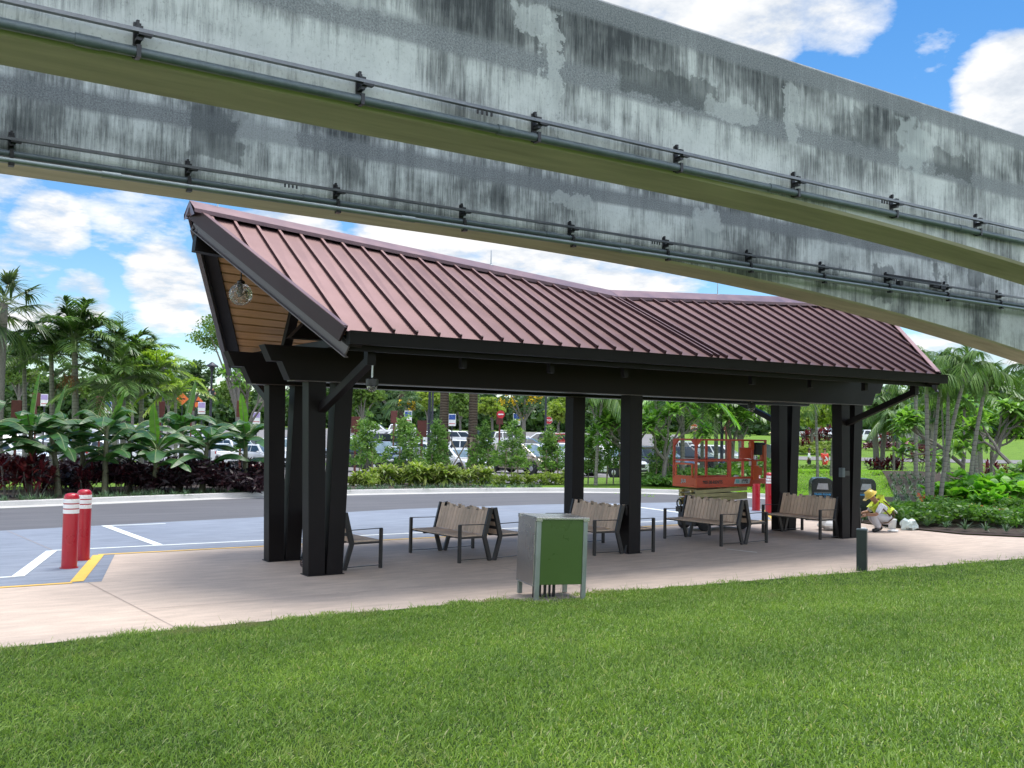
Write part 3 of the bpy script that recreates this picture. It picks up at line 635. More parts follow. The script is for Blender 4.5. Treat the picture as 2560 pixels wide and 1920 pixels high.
BL = [(None, 'bench mostly hidden behind the left front posts, one armrest showing'),
      ('bench with tall slatted back just left of the green cabinet, facing left', 'bench back to back with the one left of the green cabinet, seat to the right'),
      ('slatted bench behind the green cabinet, its near armrest beside the middle front post', 'bench behind the middle front post, backed against the one by the cabinet'),
      ('slatted bench standing in front of the orange lift, facing left', 'bench turned away in front of the orange lift, open seat on its right side'),
      ('slatted bench in front of the right rear posts, white bag beneath it', 'bench mostly hidden behind the right front post, back against its neighbour')]
b0 = make_bench(); used = False
for (x, y, a), (l1, l2) in zip(PAIRS, BL):
    for rz2, lb in ((a, l1), (a + math.pi, l2)):
        if lb is None: continue
        if not used: b0.location = (x, y, 0); b0.rotation_euler.z = rz2; b0['label'] = lb; used = True
        else: dup(b0, (x, y, 0), rz2, lb)

# ---------------------------------------------------------------- bollards
m_red = MAT('red_bollard_paint', (.42, .008, .022), .3, 0, .08, 3, .05, .6); m_band = MAT('reflective_white', (.85, .84, .84), .5, 0, .04, 5, 0)
def make_bollard():
    b = thing('bollard', '', 'bollard', (0, 0, 0), 0, 'red and white bollards'); r = .115
    mb = MB(); mb.lathe([(r, 0), (r, 1.07), (r * .97, 1.10), (r * .85, 1.13), (r * .6, 1.15), (r * .2, 1.157)], n=28); mb.build('post', m_red, b, smooth=35)
    mb = MB(); mb.lathe([(r + .02, 0), (r + .02, .012)], n=20); mb.build('base_plate', m_red, b)
    for z in (.845, .925, 1.005):
        mb = MB(); mb.lathe([(r + .0005, z), (r + .003, z + .002), (r + .003, z + .060), (r + .0005, z + .062)], n=28); mb.build('reflective_band', m_band, b, smooth=35)
    return b
b0 = make_bollard(); b0.location = (2.62, 16.55, 0); b0['label'] = 'nearer red bollard at the left, beside the thick yellow line'
dup(b0, (2.95, 17.42, 0), 0, 'red bollard at the left, just behind another red bollard')
dup(b0, (21.9, 20.4, 0), 0, 'red bollard right behind the orange lift'); dup(b0, (21.58, 19.6, 0), 0, 'red bollard touching the view of the right rear posts')

# ---------------------------------------------------------------- cabinet, lamp post, bins
cab = thing('utility_cabinet', 'green fronted metal cabinet on legs at the lawn edge', 'cabinet', (7.73, 10.86, .03), -.215)
m_green = MAT('green_panel', (.055, .105, .022), .3, 0, .12, 1.2, .02, .5); m_alu = MAT('brushed_aluminium', (.50, .485, .47), .26, .92, .06, 2, .05); m_post = MAT('anodised_green_grey', (.30, .33, .32), .35, .7, .1, 4, 0)
hw, hd = .335, .30
for sx_ in (-1, 1):
    for sy_ in (-1, 1):
        mb = MB(); mb.box((sx_ * hw, sy_ * hd, .53), (.062, .05, 1.06)); mb.build('leg', m_post, cab, bevel=.006)
mb = MB(); mb.box((0, -hd + .004, .63), (2 * hw - .062, .03, .86)); mb.build('front_panel', m_green, cab, bevel=.004)
mb = MB(); mb.box((0, hd - .004, .63), (2 * hw - .062, .03, .86)); mb.build('back_panel', m_alu, cab)
for s_ in (-1, 1):
    mb = MB(); mb.box((s_ * (hw + .036), .03, .62), (.012, 2 * hd + .01, .88)); mb.box((s_ * (hw + .036), .03, .182), (.02, 2 * hd + .01, .012)); mb.build('side_panel', m_alu, cab, bevel=.003)
mb = MB(); mb.box((0, 0, 1.066), (2 * hw + .05, 2 * hd + .05, .03))
for sx_ in (-1, 1):
    for sy_ in (-1, 1): mb.box((sx_ * (hw + .004), sy_ * (hd + .003), 1.055), (.085, .075, .056))
mb.build('top', m_alu, cab, bevel=.005)
mb = MB()
for i, x in enumerate((-.24, -.14, -.08, 0., .05)): mb.tube([(x, .02 + .03 * (i % 2), -.05), (x, .02 + .03 * (i % 2), .3)], .022 - .004 * (i % 2), 8)
mb.build('cable_conduit', m_black, cab)
cab.rotation_euler = (0, rad(1.3), -.215)
pad = MB(); pad.box((7.72, 10.88, -.03), (.95, .85, .10)); o = pad.build('equipment_pad', m_plaza); o['kind'] = 'structure'
lp = thing('bollard_light', 'short square dark green light post at the lawn edge', 'light post', (13.98, 10.66, 0), .55)
mb = MB(); mb.box((0, 0, .335), (.165, .165, .69)); mb.build('post', MAT('dark_green_metal', (.025, .034, .032), .4, .3, .15, 4, .05), lp, bevel=.006)
mb = MB(); mb.box((0, 0, .688), (.172, .172, .02)); mb.build('cap', m_conduit, lp, bevel=.004)

m_bin = MAT('bin_black', (.010, .013, .018), .25, 0, .2, 6, .03, .6); m_blue = MAT('blue_lettering', (.05, .30, .62), .5, 0, .05, 5, 0)
def make_bin():
    b = thing('litter_bin', '', 'bin', (0, 0, 0), 0, 'black litter bins'); w_, h = .56, 1.12
    mb = MB(); mb.prism([(-w_ / 2, 0), (w_ / 2, 0), (w_ / 2, .96)] + [(w_ / 2 - .16 + .16 * math.cos(a), .96 + .16 * math.sin(a)) for a in np.linspace(0, math.pi / 2, 6)] + [(-w_ / 2 + .16 - .16 * math.cos(a), .96 + .16 * math.sin(a)) for a in np.linspace(math.pi / 2, 0, 6)], -.32, .32)
    mb.build('body', m_bin, b, bevel=.012)
    mb = MB(); mb.box((0, -.325, .93), (.0, .0, .0)) if 0 else mb.prism([(-.15, .82), (.15, .82), (.13, .98), (-.11, .98)], -.332, -.322); mb.build('flap', MAT('grey_flap', (.32, .33, .36), .45, .2, .25, 12, .1), b)
    mb = MB(); mb.box((0, -.33, .74), (.44, .014, .02)); mb.box((0, -.33, .03), (.5, .03, .06)); mb.box((.285, 0, .9), (.015, .5, .03)); mb.box((.285, 0, .78), (.015, .5, .02)); mb.build('trim', m_conduit, b)
    text_mesh('lettering', 'TRASH PLEASE', .066, m_blue, b, face_mat((0, -.325, .69), (1, 0, 0)), bold=.002); text_mesh('small_lettering', 'THANKS', .04, m_blue, b, face_mat((.12, -.325, .62), (1, 0, 0)))
    return b
b0 = make_bin(); P = G(2000, 26.2); P = at_d(2052, 1300, 26.2); b0.location = (P[0], P[1], 0); b0.rotation_euler.z = -.75; b0['label'] = 'black bin with blue lettering behind the right posts'
P = at_d(2152, 1300, 26.3); dup(b0, (P[0], P[1], 0), -.5, 'black bin behind the crouching worker, rounded top only')
# ---------------------------------------------------------------- scissor lift
m_or = MAT('lift_orange', (.62, .10, .02), .4, 0, .12, 3, .03); m_ordk = MAT('lift_red_orange', (.52, .06, .02), .45, 0, .15, 4, .03); m_cream = MAT('lift_cream', (.40, .36, .17), .5, 0, .2, 5, .05)
m_gold = MAT('brass_ends', (.55, .47, .18), .4, .3, .2, 10, 0); m_paper = MAT('paper_white', (.75, .75, .74), .7, 0, .08, 8, 0); m_dkred = MAT('dark_red_paint', (.10, .012, .014), .5, 0, .2, 5, .05)
LX, LY = 16.72, 16.92
lf = thing('scissor_lift', 'orange scissor lift parked beyond the benches', 'lift', (LX, LY, 0), rad(1))
mb = MB(); mb.box((0, 0, .24), (1.75, .56, .26)); mb.box((-.2, 0, .40), (1.3, .6, .08)); mb.build('chassis', m_black, lf, bevel=.02)
for x in (-.62, .62):
    for y in (-.33, .33):
        mb = MB(); prof = [(.09, -.055), (.155, -.06), (.165, -.04), (.165, .04), (.155, .06), (.09, .055)]
        mb.lathe(prof, n=24); v = mb.v[0].copy(); mb.v[0] = np.stack([v[:, 0], v[:, 2], v[:, 1]], 1) + (x, y, .166); wh = mb.build('wheel', m_rubber, lf, smooth=40)
        mb = MB(); mb.lathe([(.088, -.05), (.088, .05), (.04, .055)], n=16); v = mb.v[0].copy(); mb.v[0] = np.stack([v[:, 0], v[:, 2], v[:, 1]], 1) + (x, y, .166); mb.build('hub', m_conduit, wh, smooth=40)
mb = MB()
for i in range(5):
    z = .50 + .1 * i
    for s_ in (-1, 1): mb.bar((-.84, s_ * .27, z + .012 * (i % 2)), (.84, s_ * .27, z + .05 - .024 * (i % 2)), .05, .085)
    mb.box((0, 0, z + .02), (1.5, .40, .05))
mb.build('scissor_arms', m_cream, lf, bevel=.006)
for i in range(5):
    for y in (-.16, .16):
        mb = MB(); mb.tube([(-.82, y, .51 + .1 * i), (-.90, y, .51 + .1 * i)], .028, 10); mb.build('pivot_pin', m_gold, lf, smooth=40)
mb = MB(); mb.box((.0, 0, 1.03), (1.86, .76, .035))
for s_ in (-1, 1): mb.box((0, s_ * .375, 1.13), (1.86, .022, .22)); mb.box((0, s_ * .382, 1.02), (1.86, .03, .03))
mb.build('platform', m_ordk, lf, bevel=.006)
mb = MB(); mb.box((-.935, 0, 1.125), (.024, .78, .24)); mb.box((-.945, 0, 1.06), (.03, .60, .03)); mb.box((-.93, -.3, 1.25), (.03, .12, .03)); mb.box((-.93, .3, 1.25), (.03, .12, .03)); mb.build('end_panel', m_or, lf, bevel=.006)
mb = MB(); mb.box((1.2, 0, 1.12), (.5, .66, .12)); mb.build('extension_deck', m_ordk, lf, bevel=.006)
def rails(nm, segs, mat=m_ordk, w_=.036):
    for a, b in segs:
        mb = MB(); mb.bar(a, b, w_, w_, (0, 0, 1) if abs(a[2] - b[2]) < .05 else (1, 0, 0)); mb.build(nm, mat, lf, bevel=.004)
zt_, zm = 2.10, 1.62
P_ = []
for s_ in (-1, 1):
    y = s_ * .36; P_ += [((-.93, y, zt_), (1.42, y, zt_)), ((-.93, y, zm), (1.42, y, zm))]
P_ += [((x, y, zt_), (x, y2, zt_)) for x, y, y2 in ((-.93, -.36, .36), (1.42, -.36, .36))] + [((-.93, -.36, zm), (-.93, .36, zm)), ((1.42, -.36, zm), (1.42, .36, zm))]
rails('guard_rail', P_)
rails('rail_post', [((x, s_ * .36, 1.2), (x, s_ * .36, zt_)) for x in (-.93, .12, .93, 1.38) for s_ in (-1, 1)], m_ordk, .05)
for s_ in (-1, 1):
    mb = MB(); mb.prism([(s_ * .36, zt_), (s_ * .20, zt_), (s_ * .36, zt_ - .16)], -.96, -.90, 'x'); mb.prism([(-.93, zt_), (-.76, zt_), (-.93, zt_ - .17)], s_ * .36 - .02, s_ * .36 + .02); mb.build('gusset', m_ordk, lf)
mb = MB()
for a, b in (((-.96, -.27, 1.24), (-.96, -.27, 1.55)), ((-.96, .27, 1.24), (-.96, .27, 1.55)), ((-.96, -.27, 1.54), (-.96, .27, 1.54)), ((-.96, -.27, 1.25), (-.96, .27, 1.25))): mb.bar(a, b, .04, .04, (1, 0, 0))
mb.build('gate', m_or, lf, bevel=.004)
mb = MB(); mb.box((.62, -.42, 1.80), (.36, .05, .26)); mb.build('manual_box', m_ordk, lf, bevel=.008)
mb = MB(); mb.box((.95, -.34, 1.58), (.20, .03, .16)); mb.build('notice_sheet', m_paper, lf)
mb = MB(); mb.box((1.1, -.3, 1.90), (.22, .26, .3)); mb.box((1.15, -.3, 2.02), (.3, .3, .06)); mb.build('control_box', m_black, lf, bevel=.02)
for c_, s_ in (((.9, -.36, 1.98), (.12, .08, .2)), ((1.33, -.34, 1.8), (.12, .12, .4)), ((1.02, -.38, 1.33), (.2, .06, .34)), ((1.16, -.36, 1.36), (.14, .1, .2)), ((.98, -.37, 1.55), (.14, .05, .14))): mb = MB(); mb.box(c_, s_); mb.build('control_bracket', m_or, lf, bevel=.015)
mb = MB(); mb.tube([(1.1, -.30, 1.5), (1.1, -.30, 1.74)], [.055, .05], 12); mb.build('fire_extinguisher', m_steel, lf, smooth=40)
mb = MB(); mb.box((-.93, -.12, .62), (.06, .10, .34)); mb.box((-.95, -.12, .52), (.1, .14, .05)); mb.box((-.95, -.12, .78), (.1, .14, .05)); mb.build('tail_bracket', m_ordk, lf, bevel=.006)
mb = MB(); mb.tube([(-.95, .16 + .07 * math.cos(a), .62 + .09 * math.sin(a)) for a in np.linspace(0, 2 * math.pi, 13)], .018, 6, cap=False); mb.box((-.93, .16, .48), (.1, .16, .12)); mb.build('hose_loop', m_black, lf)
text_mesh('maker_badge', 'JLG', .10, m_white, lf, face_mat((-.953, .02, 1.14), (0, -1, 0)), bold=.006)
text_mesh('maker_badge_ink', 'JLG', .10, m_black, lf, face_mat((-.957, .025, 1.135), (0, -1, 0)))
text_mesh('hire_lettering', '800-30-RENTS', .105, m_black, lf, face_mat((-.42, -.389, 1.12), (1, 0, 0)), bold=.003)
mb = MB(); mb.prism([(.28, 1.07), (.80, 1.07), (.84, 1.19), (.32, 1.19)], -.392, -.388); mb.build('model_plate', MAT('plate_grey', (.45, .5, .5), .5, 0, .1), lf)
text_mesh('model_lettering', 'ES', .11, MAT('teal_ink', (.06, .42, .42), .5), lf, face_mat((.40, -.395, 1.13), (1, 0, 0)), bold=.004); text_mesh('model_number', '1932', .11, m_black, lf, face_mat((.63, -.395, 1.13), (1, 0, 0)), bold=.004)
tr = tag(MB().tube([(LX - .22, LY - .1, 1.10), (LX + .42, LY - .05, 1.10)], .05, 12).build('paper_roll', m_paper, smooth=40), 'white roll lying on the lift deck', 'roll')
tr = thing('paint_tray', 'stack of white pans on the lift platform', 'tray', (LX + .1, LY + .2, 1.05)); mb = MB(); mb.lathe([(.12, 0), (.17, .12), (.18, .12), (.18, .14), (.1, .14)], n=16); mb.build('pan', m_paper, tr, smooth=30)
can = thing('paint_can', 'grey can with white lid standing on the lift platform', 'can', (LX + .55, LY - .2, 1.05)); mb = MB(); mb.lathe([(.075, 0), (.075, .17)], n=14); mb.build('body', m_conduit, can, smooth=40); mb = MB(); mb.lathe([(.07, .17), (.06, .2), (.03, .22)], n=12); mb.build('lid', m_paper, can, smooth=40)

# ---------------------------------------------------------------- loose things on the paving
def crumple(name, label, cat, loc, sz, mat, sd):
    r_ = np.random.default_rng(sd); mb = MB(); ball(mb, (0, 0, 0), 1, 16, 9); v = mb.v[0]
    k = 1 + .35 * np.sin(v[:, :1] * 5 + sd) * np.cos(v[:, 1:2] * 6) + r_.normal(size=(len(v), 1)) * .09; v = v * k * np.array(sz); v[:, 2] = np.maximum(v[:, 2] + sz[2] * .85, .004); mb.v[0] = v + np.array(loc)
    return tag(mb.build(name, mat, smooth=25), label, cat)
crumple('plastic_bag', 'crumpled white bag on the paving below the rightmost bench', 'bag', (19.2, 15.55, 0), (.30, .24, .14), m_paper, 3)
m_sheet = MAT('pale_plastic', (.52, .60, .58), .35, 0, .15, 6, .1)
crumple('plastic_sheet', 'pale green plastic sheet beside the white tub at the bed edge', 'sheet', (21.1, 14.75, 0), (.26, .2, .14), m_sheet, 5)
crumple('drop_cloth', 'white cloth in front of the crouching worker', 'cloth', (19.35, 14.9, 0), (.25, .2, .07), m_paper, 8)
crumple('rag', 'small white rag by the boot of the crouching worker', 'rag', (20.3, 14.6, 0), (.14, .1, .03), m_paper, 9)
tub = thing('paint_tub', 'small white tub at the bed edge near the worker', 'tub', (20.95, 15.1, 0)); mb = MB(); mb.lathe([(.085, 0), (.10, .2), (.105, .2)], n=16); mb.build('body', m_paper, tub, smooth=40); mb = MB(); mb.lathe([(.107, .2), (.107, .235), (.09, .24)], n=16); mb.build('lid', m_white, tub, smooth=40)
mb = MB()
for k in range(5):
    c_ = (5.95 + .05 * k, 15.1 + .06 * (k % 3)); rr = .12 + .03 * k
    mb.tube([(c_[0] + rr * math.cos(a), c_[1] + rr * math.sin(a), .02 + .022 * k + .015 * math.sin(3 * a + k)) for a in np.linspace(0, 2 * math.pi, 22)], .009, 5, cap=False)
tag(mb.build('cable_coil', MAT('cable_brown', (.10, .06, .05), .6)), 'brown cable coiled on the paving behind the left posts', 'cable')
mb = MB(); mb.bar((14.05, 13.85, .004), (14.2, 13.2, .004), .02, .004); tag(mb.build('tape_strip', m_paper), 'thin white strip lying on the paving right of the middle post', 'tape')

# ---------------------------------------------------------------- people
def skinned(name, pts, edges, mat, parent, sub=2):
    me = bpy.data.meshes.new(name); me.from_pydata([p[:3] for p in pts], edges, []); o = bpy.data.objects.new(name, me); COL.objects.link(o)
    sk = o.modifiers.new('Skin', 'SKIN'); sk.use_smooth_shade = True
    for i, p in enumerate(pts):
        r = p[3] if isinstance(p[3], tuple) else (p[3], p[3]); me.skin_vertices[0].data[i].radius = r; me.skin_vertices[0].data[i].use_root = i == 0
    sb = o.modifiers.new('Sub', 'SUBSURF'); sb.levels = sub; sb.render_levels = sub
    dg = bpy.context.evaluated_depsgraph_get(); m2 = bpy.data.meshes.new_from_object(o.evaluated_get(dg)); bpy.data.objects.remove(o)
    m2.materials.clear(); m2.materials.append(mat); m2.polygons.foreach_set('use_smooth', np.ones(len(m2.polygons), bool)); o = bpy.data.objects.new(name, m2); COL.objects.link(o); o.parent = parent; return o
m_skin = MAT('skin', (.36, .19, .12), .5, 0, .08, 10, 0); m_skin2 = MAT('brown_skin', (.16, .08, .05), .5, 0, .08, 10, 0); m_hair = MAT('dark_hair', (.02, .014, .01), .6); m_shirt = MAT('pale_shirt', (.60, .62, .68), .8, 0, .08, 8, .2); m_trous = MAT('pale_trousers', (.52, .51, .54), .85, 0, .1, 8, .3)
m_vest = MAT('hi_vis_yellow', (.62, .80, .05), .6, 0, .08, 8, .1); m_hat = MAT('hard_hat_yellow', (.78, .58, .10), .35, 0, .05, 4, 0); m_strap = MAT('harness_strap', (.10, .055, .03), .7); m_silver = MAT('silver_tape', (.5, .5, .5), .4, .3)
def fingers(mb, wr, di, sd, r=.0085):
    wr = np.array(wr); di = np.array(di, float); di /= np.linalg.norm(di); side = np.cross(di, (0, 0, 1)); side /= np.linalg.norm(side) + 1e-6
    mb.tube([wr, wr + di * .05, wr + di * .09], [.026, .036, .034], 8)
    for i, L_ in enumerate((.065, .075, .07, .055)):
        b = wr + di * .085 + side * (.03 - .02 * i); mb.tube([b, b + di * L_ * .5 + (0, 0, -.008), b + di * L_ * .85 + (0, 0, -.035)], [r, r * .95, r * .7], 6)
    b = wr + di * .03 + side * .032 * sd; mb.tube([b, b + side * .03 * sd + di * .02, b + side * .035 * sd + di * .05 + (0, 0, -.01)], [r * 1.2, r * 1.1, r * .8], 6)
def join_into(o, mb, mat):
    x = mb.build('tmp', mat, smooth=60); me2 = x.data; bpy.data.objects.remove(x)
    import bmesh
    bm = bmesh.new(); bm.from_mesh(o.data); bm.from_mesh(me2); bm.to_mesh(o.data); bm.free(); bpy.data.meshes.remove(me2)
    o.data.polygons.foreach_set('use_smooth', np.ones(len(o.data.polygons), bool))
man = thing('person', 'crouching worker in yellow hard hat, lime vest and pale overalls', 'person', (20.22, 14.72, 0), 2.62)
pel, che, nek, hea = (0, 0, .30), (.16, 0, .58), (.27, 0, .72), (.37, 0, .80)
J = [pel + ((.15, .17),), (.07, 0, .44, (.14, .16)), che + ((.13, .18),), nek + (.055,), hea + ((.085, .075),), (.40, 0, .88, (.08, .07)),
     (.22, .19, .62, .06), (.36, .26, .42, .047), (.56, .16, .40, .033), (.22, -.19, .62, .06), (.34, -.27, .44, .047), (.54, -.17, .42, .033),
     (.02, .11, .27, .10), (.40, .15, .40, .068), (.24, .14, .09, .045), (.40, .15, .035, .035), (.02, -.11, .27, .10), (.36, -.15, .34, .068), (.06, -.15, .10, .048), (.20, -.15, .035, .035)]
E_ = [(0, 1), (1, 2), (2, 3), (3, 4), (4, 5), (2, 6), (6, 7), (7, 8), (2, 9), (9, 10), (10, 11), (0, 12), (12, 13), (13, 14), (14, 15), (0, 16), (16, 17), (17, 18), (18, 19)]
bo = skinned('body', J, E_, m_skin, man); mb = MB(); fingers(mb, (.56, .16, .40), (.9, -.3, -.3), -1); fingers(mb, (.54, -.17, .42), (.9, .3, -.3), 1)
mb.tube([(.455, 0, .80), (.485, 0, .785)], [.018, .010], 6)
for s_ in (-1, 1): ball(mb, (.445, s_ * .03, .825), .012, 6, 5); ball(mb, (.36, s_ * .082, .80), .022, 6, 5)
join_into(bo, mb, m_skin)
def grow(ids, add): return [J[i][:3] + ((tuple(k + add for k in J[i][3]) if isinstance(J[i][3], tuple) else J[i][3] + add),) for i in ids]
skinned('shirt', grow([2, 1, 6, 7, 9, 10], .014) , [(0, 1), (0, 2), (2, 3), (0, 4), (4, 5)], m_shirt, man)
skinned('trousers', [pel + ((.185, .20),), (.06, 0, .42, (.16, .18)), (.03, .12, .28, .135), (.41, .16, .40, .10), (.25, .15, .08, .075), (.03, -.12, .28, .135), (.37, -.16, .34, .10), (.08, -.16, .09, .08)], [(0, 1), (0, 2), (2, 3), (3, 4), (0, 5), (5, 6), (6, 7)], m_trous, man)
skinned('safety_vest', [(.15, 0, .59, (.165, .205)), (.06, 0, .45, (.175, .20)), (.01, 0, .36, (.16, .185)), (.245, 0, .68, (.09, .12))], [(0, 1), (1, 2), (0, 3)], m_vest, man)
mb = MB()
for s_ in (-1, 1):
    mb.tube([(.27, s_ * .10, .775), (.10, s_ * .15, .70), (-.06, s_ * .12, .56), (-.16, s_ * .06, .38)], .018, 6); mb.tube([(-.1, s_ * .17, .36), (.08, s_ * .26, .24), (.22, s_ * .25, .22)], .016, 6); mb.tube([(.26, s_ * .15, .70), (.18, s_ * .22, .54), (.0, s_ * .2, .38)], .018, 6)
mb.build('harness', m_strap, man); mb = MB(); mb.tube([(-.145 + .02 * math.cos(a), .2 * math.sin(a), .47 + .05 * math.cos(a)) for a in np.linspace(-1.9, 1.9, 11)], .02, 6); mb.build('reflective_tape', m_silver, man)
hh = MB(); ball(hh, (0, 0, 0), .135, 18, 7, .95, 0, 90); hh.lathe([(.135, -.012), (.165, -.012), (.165, .0), (.135, .006)], n=18); hh.box((.15, 0, -.006), (.1, .16, .014)); hh.box((0, 0, .125), (.2, .02, .02)); ho = hh.build('hard_hat', m_hat, man, smooth=35); ho.location = (.395, 0, .855); ho.rotation_euler = (0, rad(38), 0)
mb = MB()
for y in (.15, -.15): pass
skinned('boots', [(.25, .15, .10, .062), (.30, .15, .045, .05), (.43, .16, .04, .045)], [(0, 1), (1, 2)], m_black, man); skinned('boots', [(.06, -.15, .11, .062), (.10, -.15, .045, .05), (.24, -.15, .04, .045)], [(0, 1), (1, 2)], m_black, man)
def walker(loc, rz, label, top, legs, skin, hair, sleeves=.03, motif=None):
    p = thing('person', label, 'person', loc, rz)
    JJ = [(0, 0, .95, (.10, .14)), (0, 0, 1.15, (.10, .14)), (0, 0, 1.38, (.11, .17)), (0, 0, 1.50, .055), (.01, 0, 1.62, (.085, .07)), (.01, 0, 1.72, (.07, .06)), (0, .20, 1.40, .055), (.02, .25, 1.13, .042), (.12, .22, .90, .03), (.15, .21, .80, .03), (0, -.20, 1.40, .055), (.02, -.25, 1.13, .042), (.10, -.22, .90, .03), (.13, -.21, .80, .03), (0, .09, .88, .085), (.03, .10, .48, .058), (-.02, .10, .09, .04), (.13, .11, .04, .035), (0, -.09, .88, .085), (.0, -.10, .48, .058), (-.05, -.10, .09, .04), (.1, -.11, .04, .035)]
    EE = [(0, 1), (1, 2), (2, 3), (3, 4), (4, 5), (2, 6), (6, 7), (7, 8), (8, 9), (2, 10), (10, 11), (11, 12), (12, 13), (0, 14), (14, 15), (15, 16), (16, 17), (0, 18), (18, 19), (19, 20), (20, 21)]
    skinned('body', JJ, EE, skin, p, 1)
    gr = lambda ids, a: [JJ[i][:3] + ((tuple(k + a for k in JJ[i][3]) if isinstance(JJ[i][3], tuple) else JJ[i][3] + a),) for i in ids]
    skinned('shirt', gr([2, 1, 0, 6, 7, 10, 11], .025), [(0, 1), (1, 2), (0, 3), (3, 4), (0, 5), (5, 6)], top, p, 1); skinned('trousers', gr([0, 14, 15, 16, 18, 19, 20], .022), [(0, 1), (1, 2), (2, 3), (0, 4), (4, 5), (5, 6)], legs, p, 1)
    mb = MB(); ball(mb, (-.015, 0, 1.69), .105, 12, 7, 1.05, -10, 90); mb.build('hair', hair, p, smooth=60)
    if motif: mb = MB(); mb.tube([(.16, -.05, 1.22), (.17, .03, 1.1), (.16, .06, .98)], .05, 8); mb.tube([(.17, -.09, 1.05), (.17, -.1, .9)], .04, 8); mb.build('shirt_motif', motif, p, smooth=60)
    return p
m_redsh = MAT('red_shirt', (.72, .07, .05), .8); m_dktr = MAT('dark_trousers', (.02, .022, .03), .8)
walker(G(2023, 66), 2.2, 'person in white shirt and dark trousers beyond the lawn mound', m_white, m_dktr, m_skin2, m_hair)
walker(G(2062, 66), -1.9, 'person in a red shirt with white motif beyond the lawn mound', m_redsh, m_redsh, m_skin, m_hair, motif=m_white)
walker(G(2266, 99), 1.2, 'tiny figure in pink top on the far path', MAT('pink_top', (.6, .3, .35), .8), m_white, m_skin, m_hair)
# ---------------------------------------------------------------- foliage
L_banana = LEAF('banana_leaf', [(.030, .085, .028), (.04, .115, .035), (.055, .15, .03)], .38, .3, .5)
L_bananay = LEAF('banana_leaf_young', [(.07, .17, .025), (.10, .22, .03)], .38, .45, .5)
L_palm = LEAF('palm_leaf', [(.045, .085, .028), (.06, .115, .03), (.10, .15, .045)], .4, .3, .5)
L_palmd = LEAF('palm_leaf_dark', [(.03, .05, .028), (.05, .08, .035), (.085, .10, .055)], .4, .25, .5)
L_palmy = LEAF('palm_leaf_yellow', [(.12, .19, .03), (.18, .25, .035), (.22, .27, .05)], .4, .4, .5)
L_tree = LEAF('tree_leaf', [(.045, .085, .018), (.07, .12, .022), (.10, .15, .03)], .5, .3)
L_treed = LEAF('tree_leaf_dark', [(.022, .048, .018), (.035, .07, .022), (.05, .085, .025)], .5, .25)
L_treey = LEAF('tree_leaf_bright', [(.10, .15, .022), (.14, .19, .03), (.18, .22, .04)], .5, .35)
L_treeb = LEAF('tree_leaf_blue', [(.035, .075, .03), (.055, .105, .04), (.08, .13, .05)], .5, .3)
L_yflower = LEAF('yellow_blossom', [(.75, .50, .02), (.85, .62, .05)], .6, .3, .3, (1.1, 1.1, .8))
L_ti = LEAF('ti_leaf', [(.035, .008, .016), (.06, .012, .02), (.13, .022, .022)], .35, .25, .5, (1.6, .8, .8))
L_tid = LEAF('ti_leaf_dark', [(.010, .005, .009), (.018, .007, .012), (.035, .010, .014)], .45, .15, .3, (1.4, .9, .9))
L_tib = LEAF('ti_leaf_red', [(.06, .01, .018), (.11, .016, .025), (.2, .04, .035)], .35, .3, .5, (1.6, .8, .8))
L_ging = LEAF('ginger_leaf', [(.13, .21, .03), (.22, .29, .06), (.32, .36, .10)], .42, .35)
L_lir = LEAF('liriope_leaf', [(.03, .06, .035), (.045, .085, .045), (.07, .11, .06)], .45, .2)
L_big = LEAF('broad_leaf', [(.06, .16, .02), (.10, .23, .025), (.15, .28, .035)], .35, .4, .5)
L_ix = LEAF('hedge_leaf', [(.035, .08, .018), (.055, .125, .02), (.09, .16, .03)], .45, .3)
L_or = LEAF('croton_leaf', [(.10, .12, .02), (.28, .11, .03), (.30, .05, .03), (.12, .13, .03)], .45, .3)
L_fran = LEAF('frangipani_leaf', [(.06, .13, .03), (.10, .19, .035), (.15, .25, .05)], .38, .35)
L_br = LEAF('dry_frond', [(.30, .13, .05), (.22, .12, .06)], .7, .2, .2, (1, 1, 1))
m_bark = MAT('grey_bark', (.17, .155, .135), .9, 0, .3, 12, .6); m_palmt = NT('palm_trunk'); P = m_palmt.coord('Object'); zz = m_palmt.N('ShaderNodeSeparateXYZ'); m_palmt.L(P, zz.inputs[0])
rg = m_palmt.math('FRACT', m_palmt.math('MULTIPLY', zz.outputs[2], 6.5)); ck = m_palmt.ramp(rg, [(0, (.06, .055, .045)), (.10, (.08, .07, .055)), (.16, (.19, .175, .15)), (1, (.25, .235, .205))]); ck = m_palmt.mix(.35, ck, m_palmt.ramp(m_palmt.noise(P, 5, 4), [(.3, (.12, .13, .10)), (.7, (.26, .25, .22))])); m_palmt = m_palmt.done(m_palmt.bsdf(ck, .8, 0, None, .3))
m_palmr = NT('rough_palm_trunk'); P = m_palmr.coord('Object'); zz = m_palmr.N('ShaderNodeSeparateXYZ'); m_palmr.L(P, zz.inputs[0]); rg = m_palmr.math('FRACT', m_palmr.math('ADD', m_palmr.math('MULTIPLY', zz.outputs[2], 8.), m_palmr.math('MULTIPLY', m_palmr.noise(P, 3, 3), 1.2))); ck = m_palmr.ramp(rg, [(0, (.03, .02, .016)), (.3, (.10, .07, .055)), (.75, (.155, .115, .09)), (1, (.24, .2, .17))]); m_palmr = m_palmr.done(m_palmr.bsdf(ck, .9, 0, m_palmr.bump(rg, .8, .04), .2))
m_stem = MAT('green_stem', (.14, .19, .07), .55, 0, .3, 6, .1); m_bstem = MAT('banana_stem', (.13, .13, .07), .6, 0, .45, 5, .2); m_stake = MAT('timber_stake', (.30, .24, .17), .8, 0, .2, 10, .2)

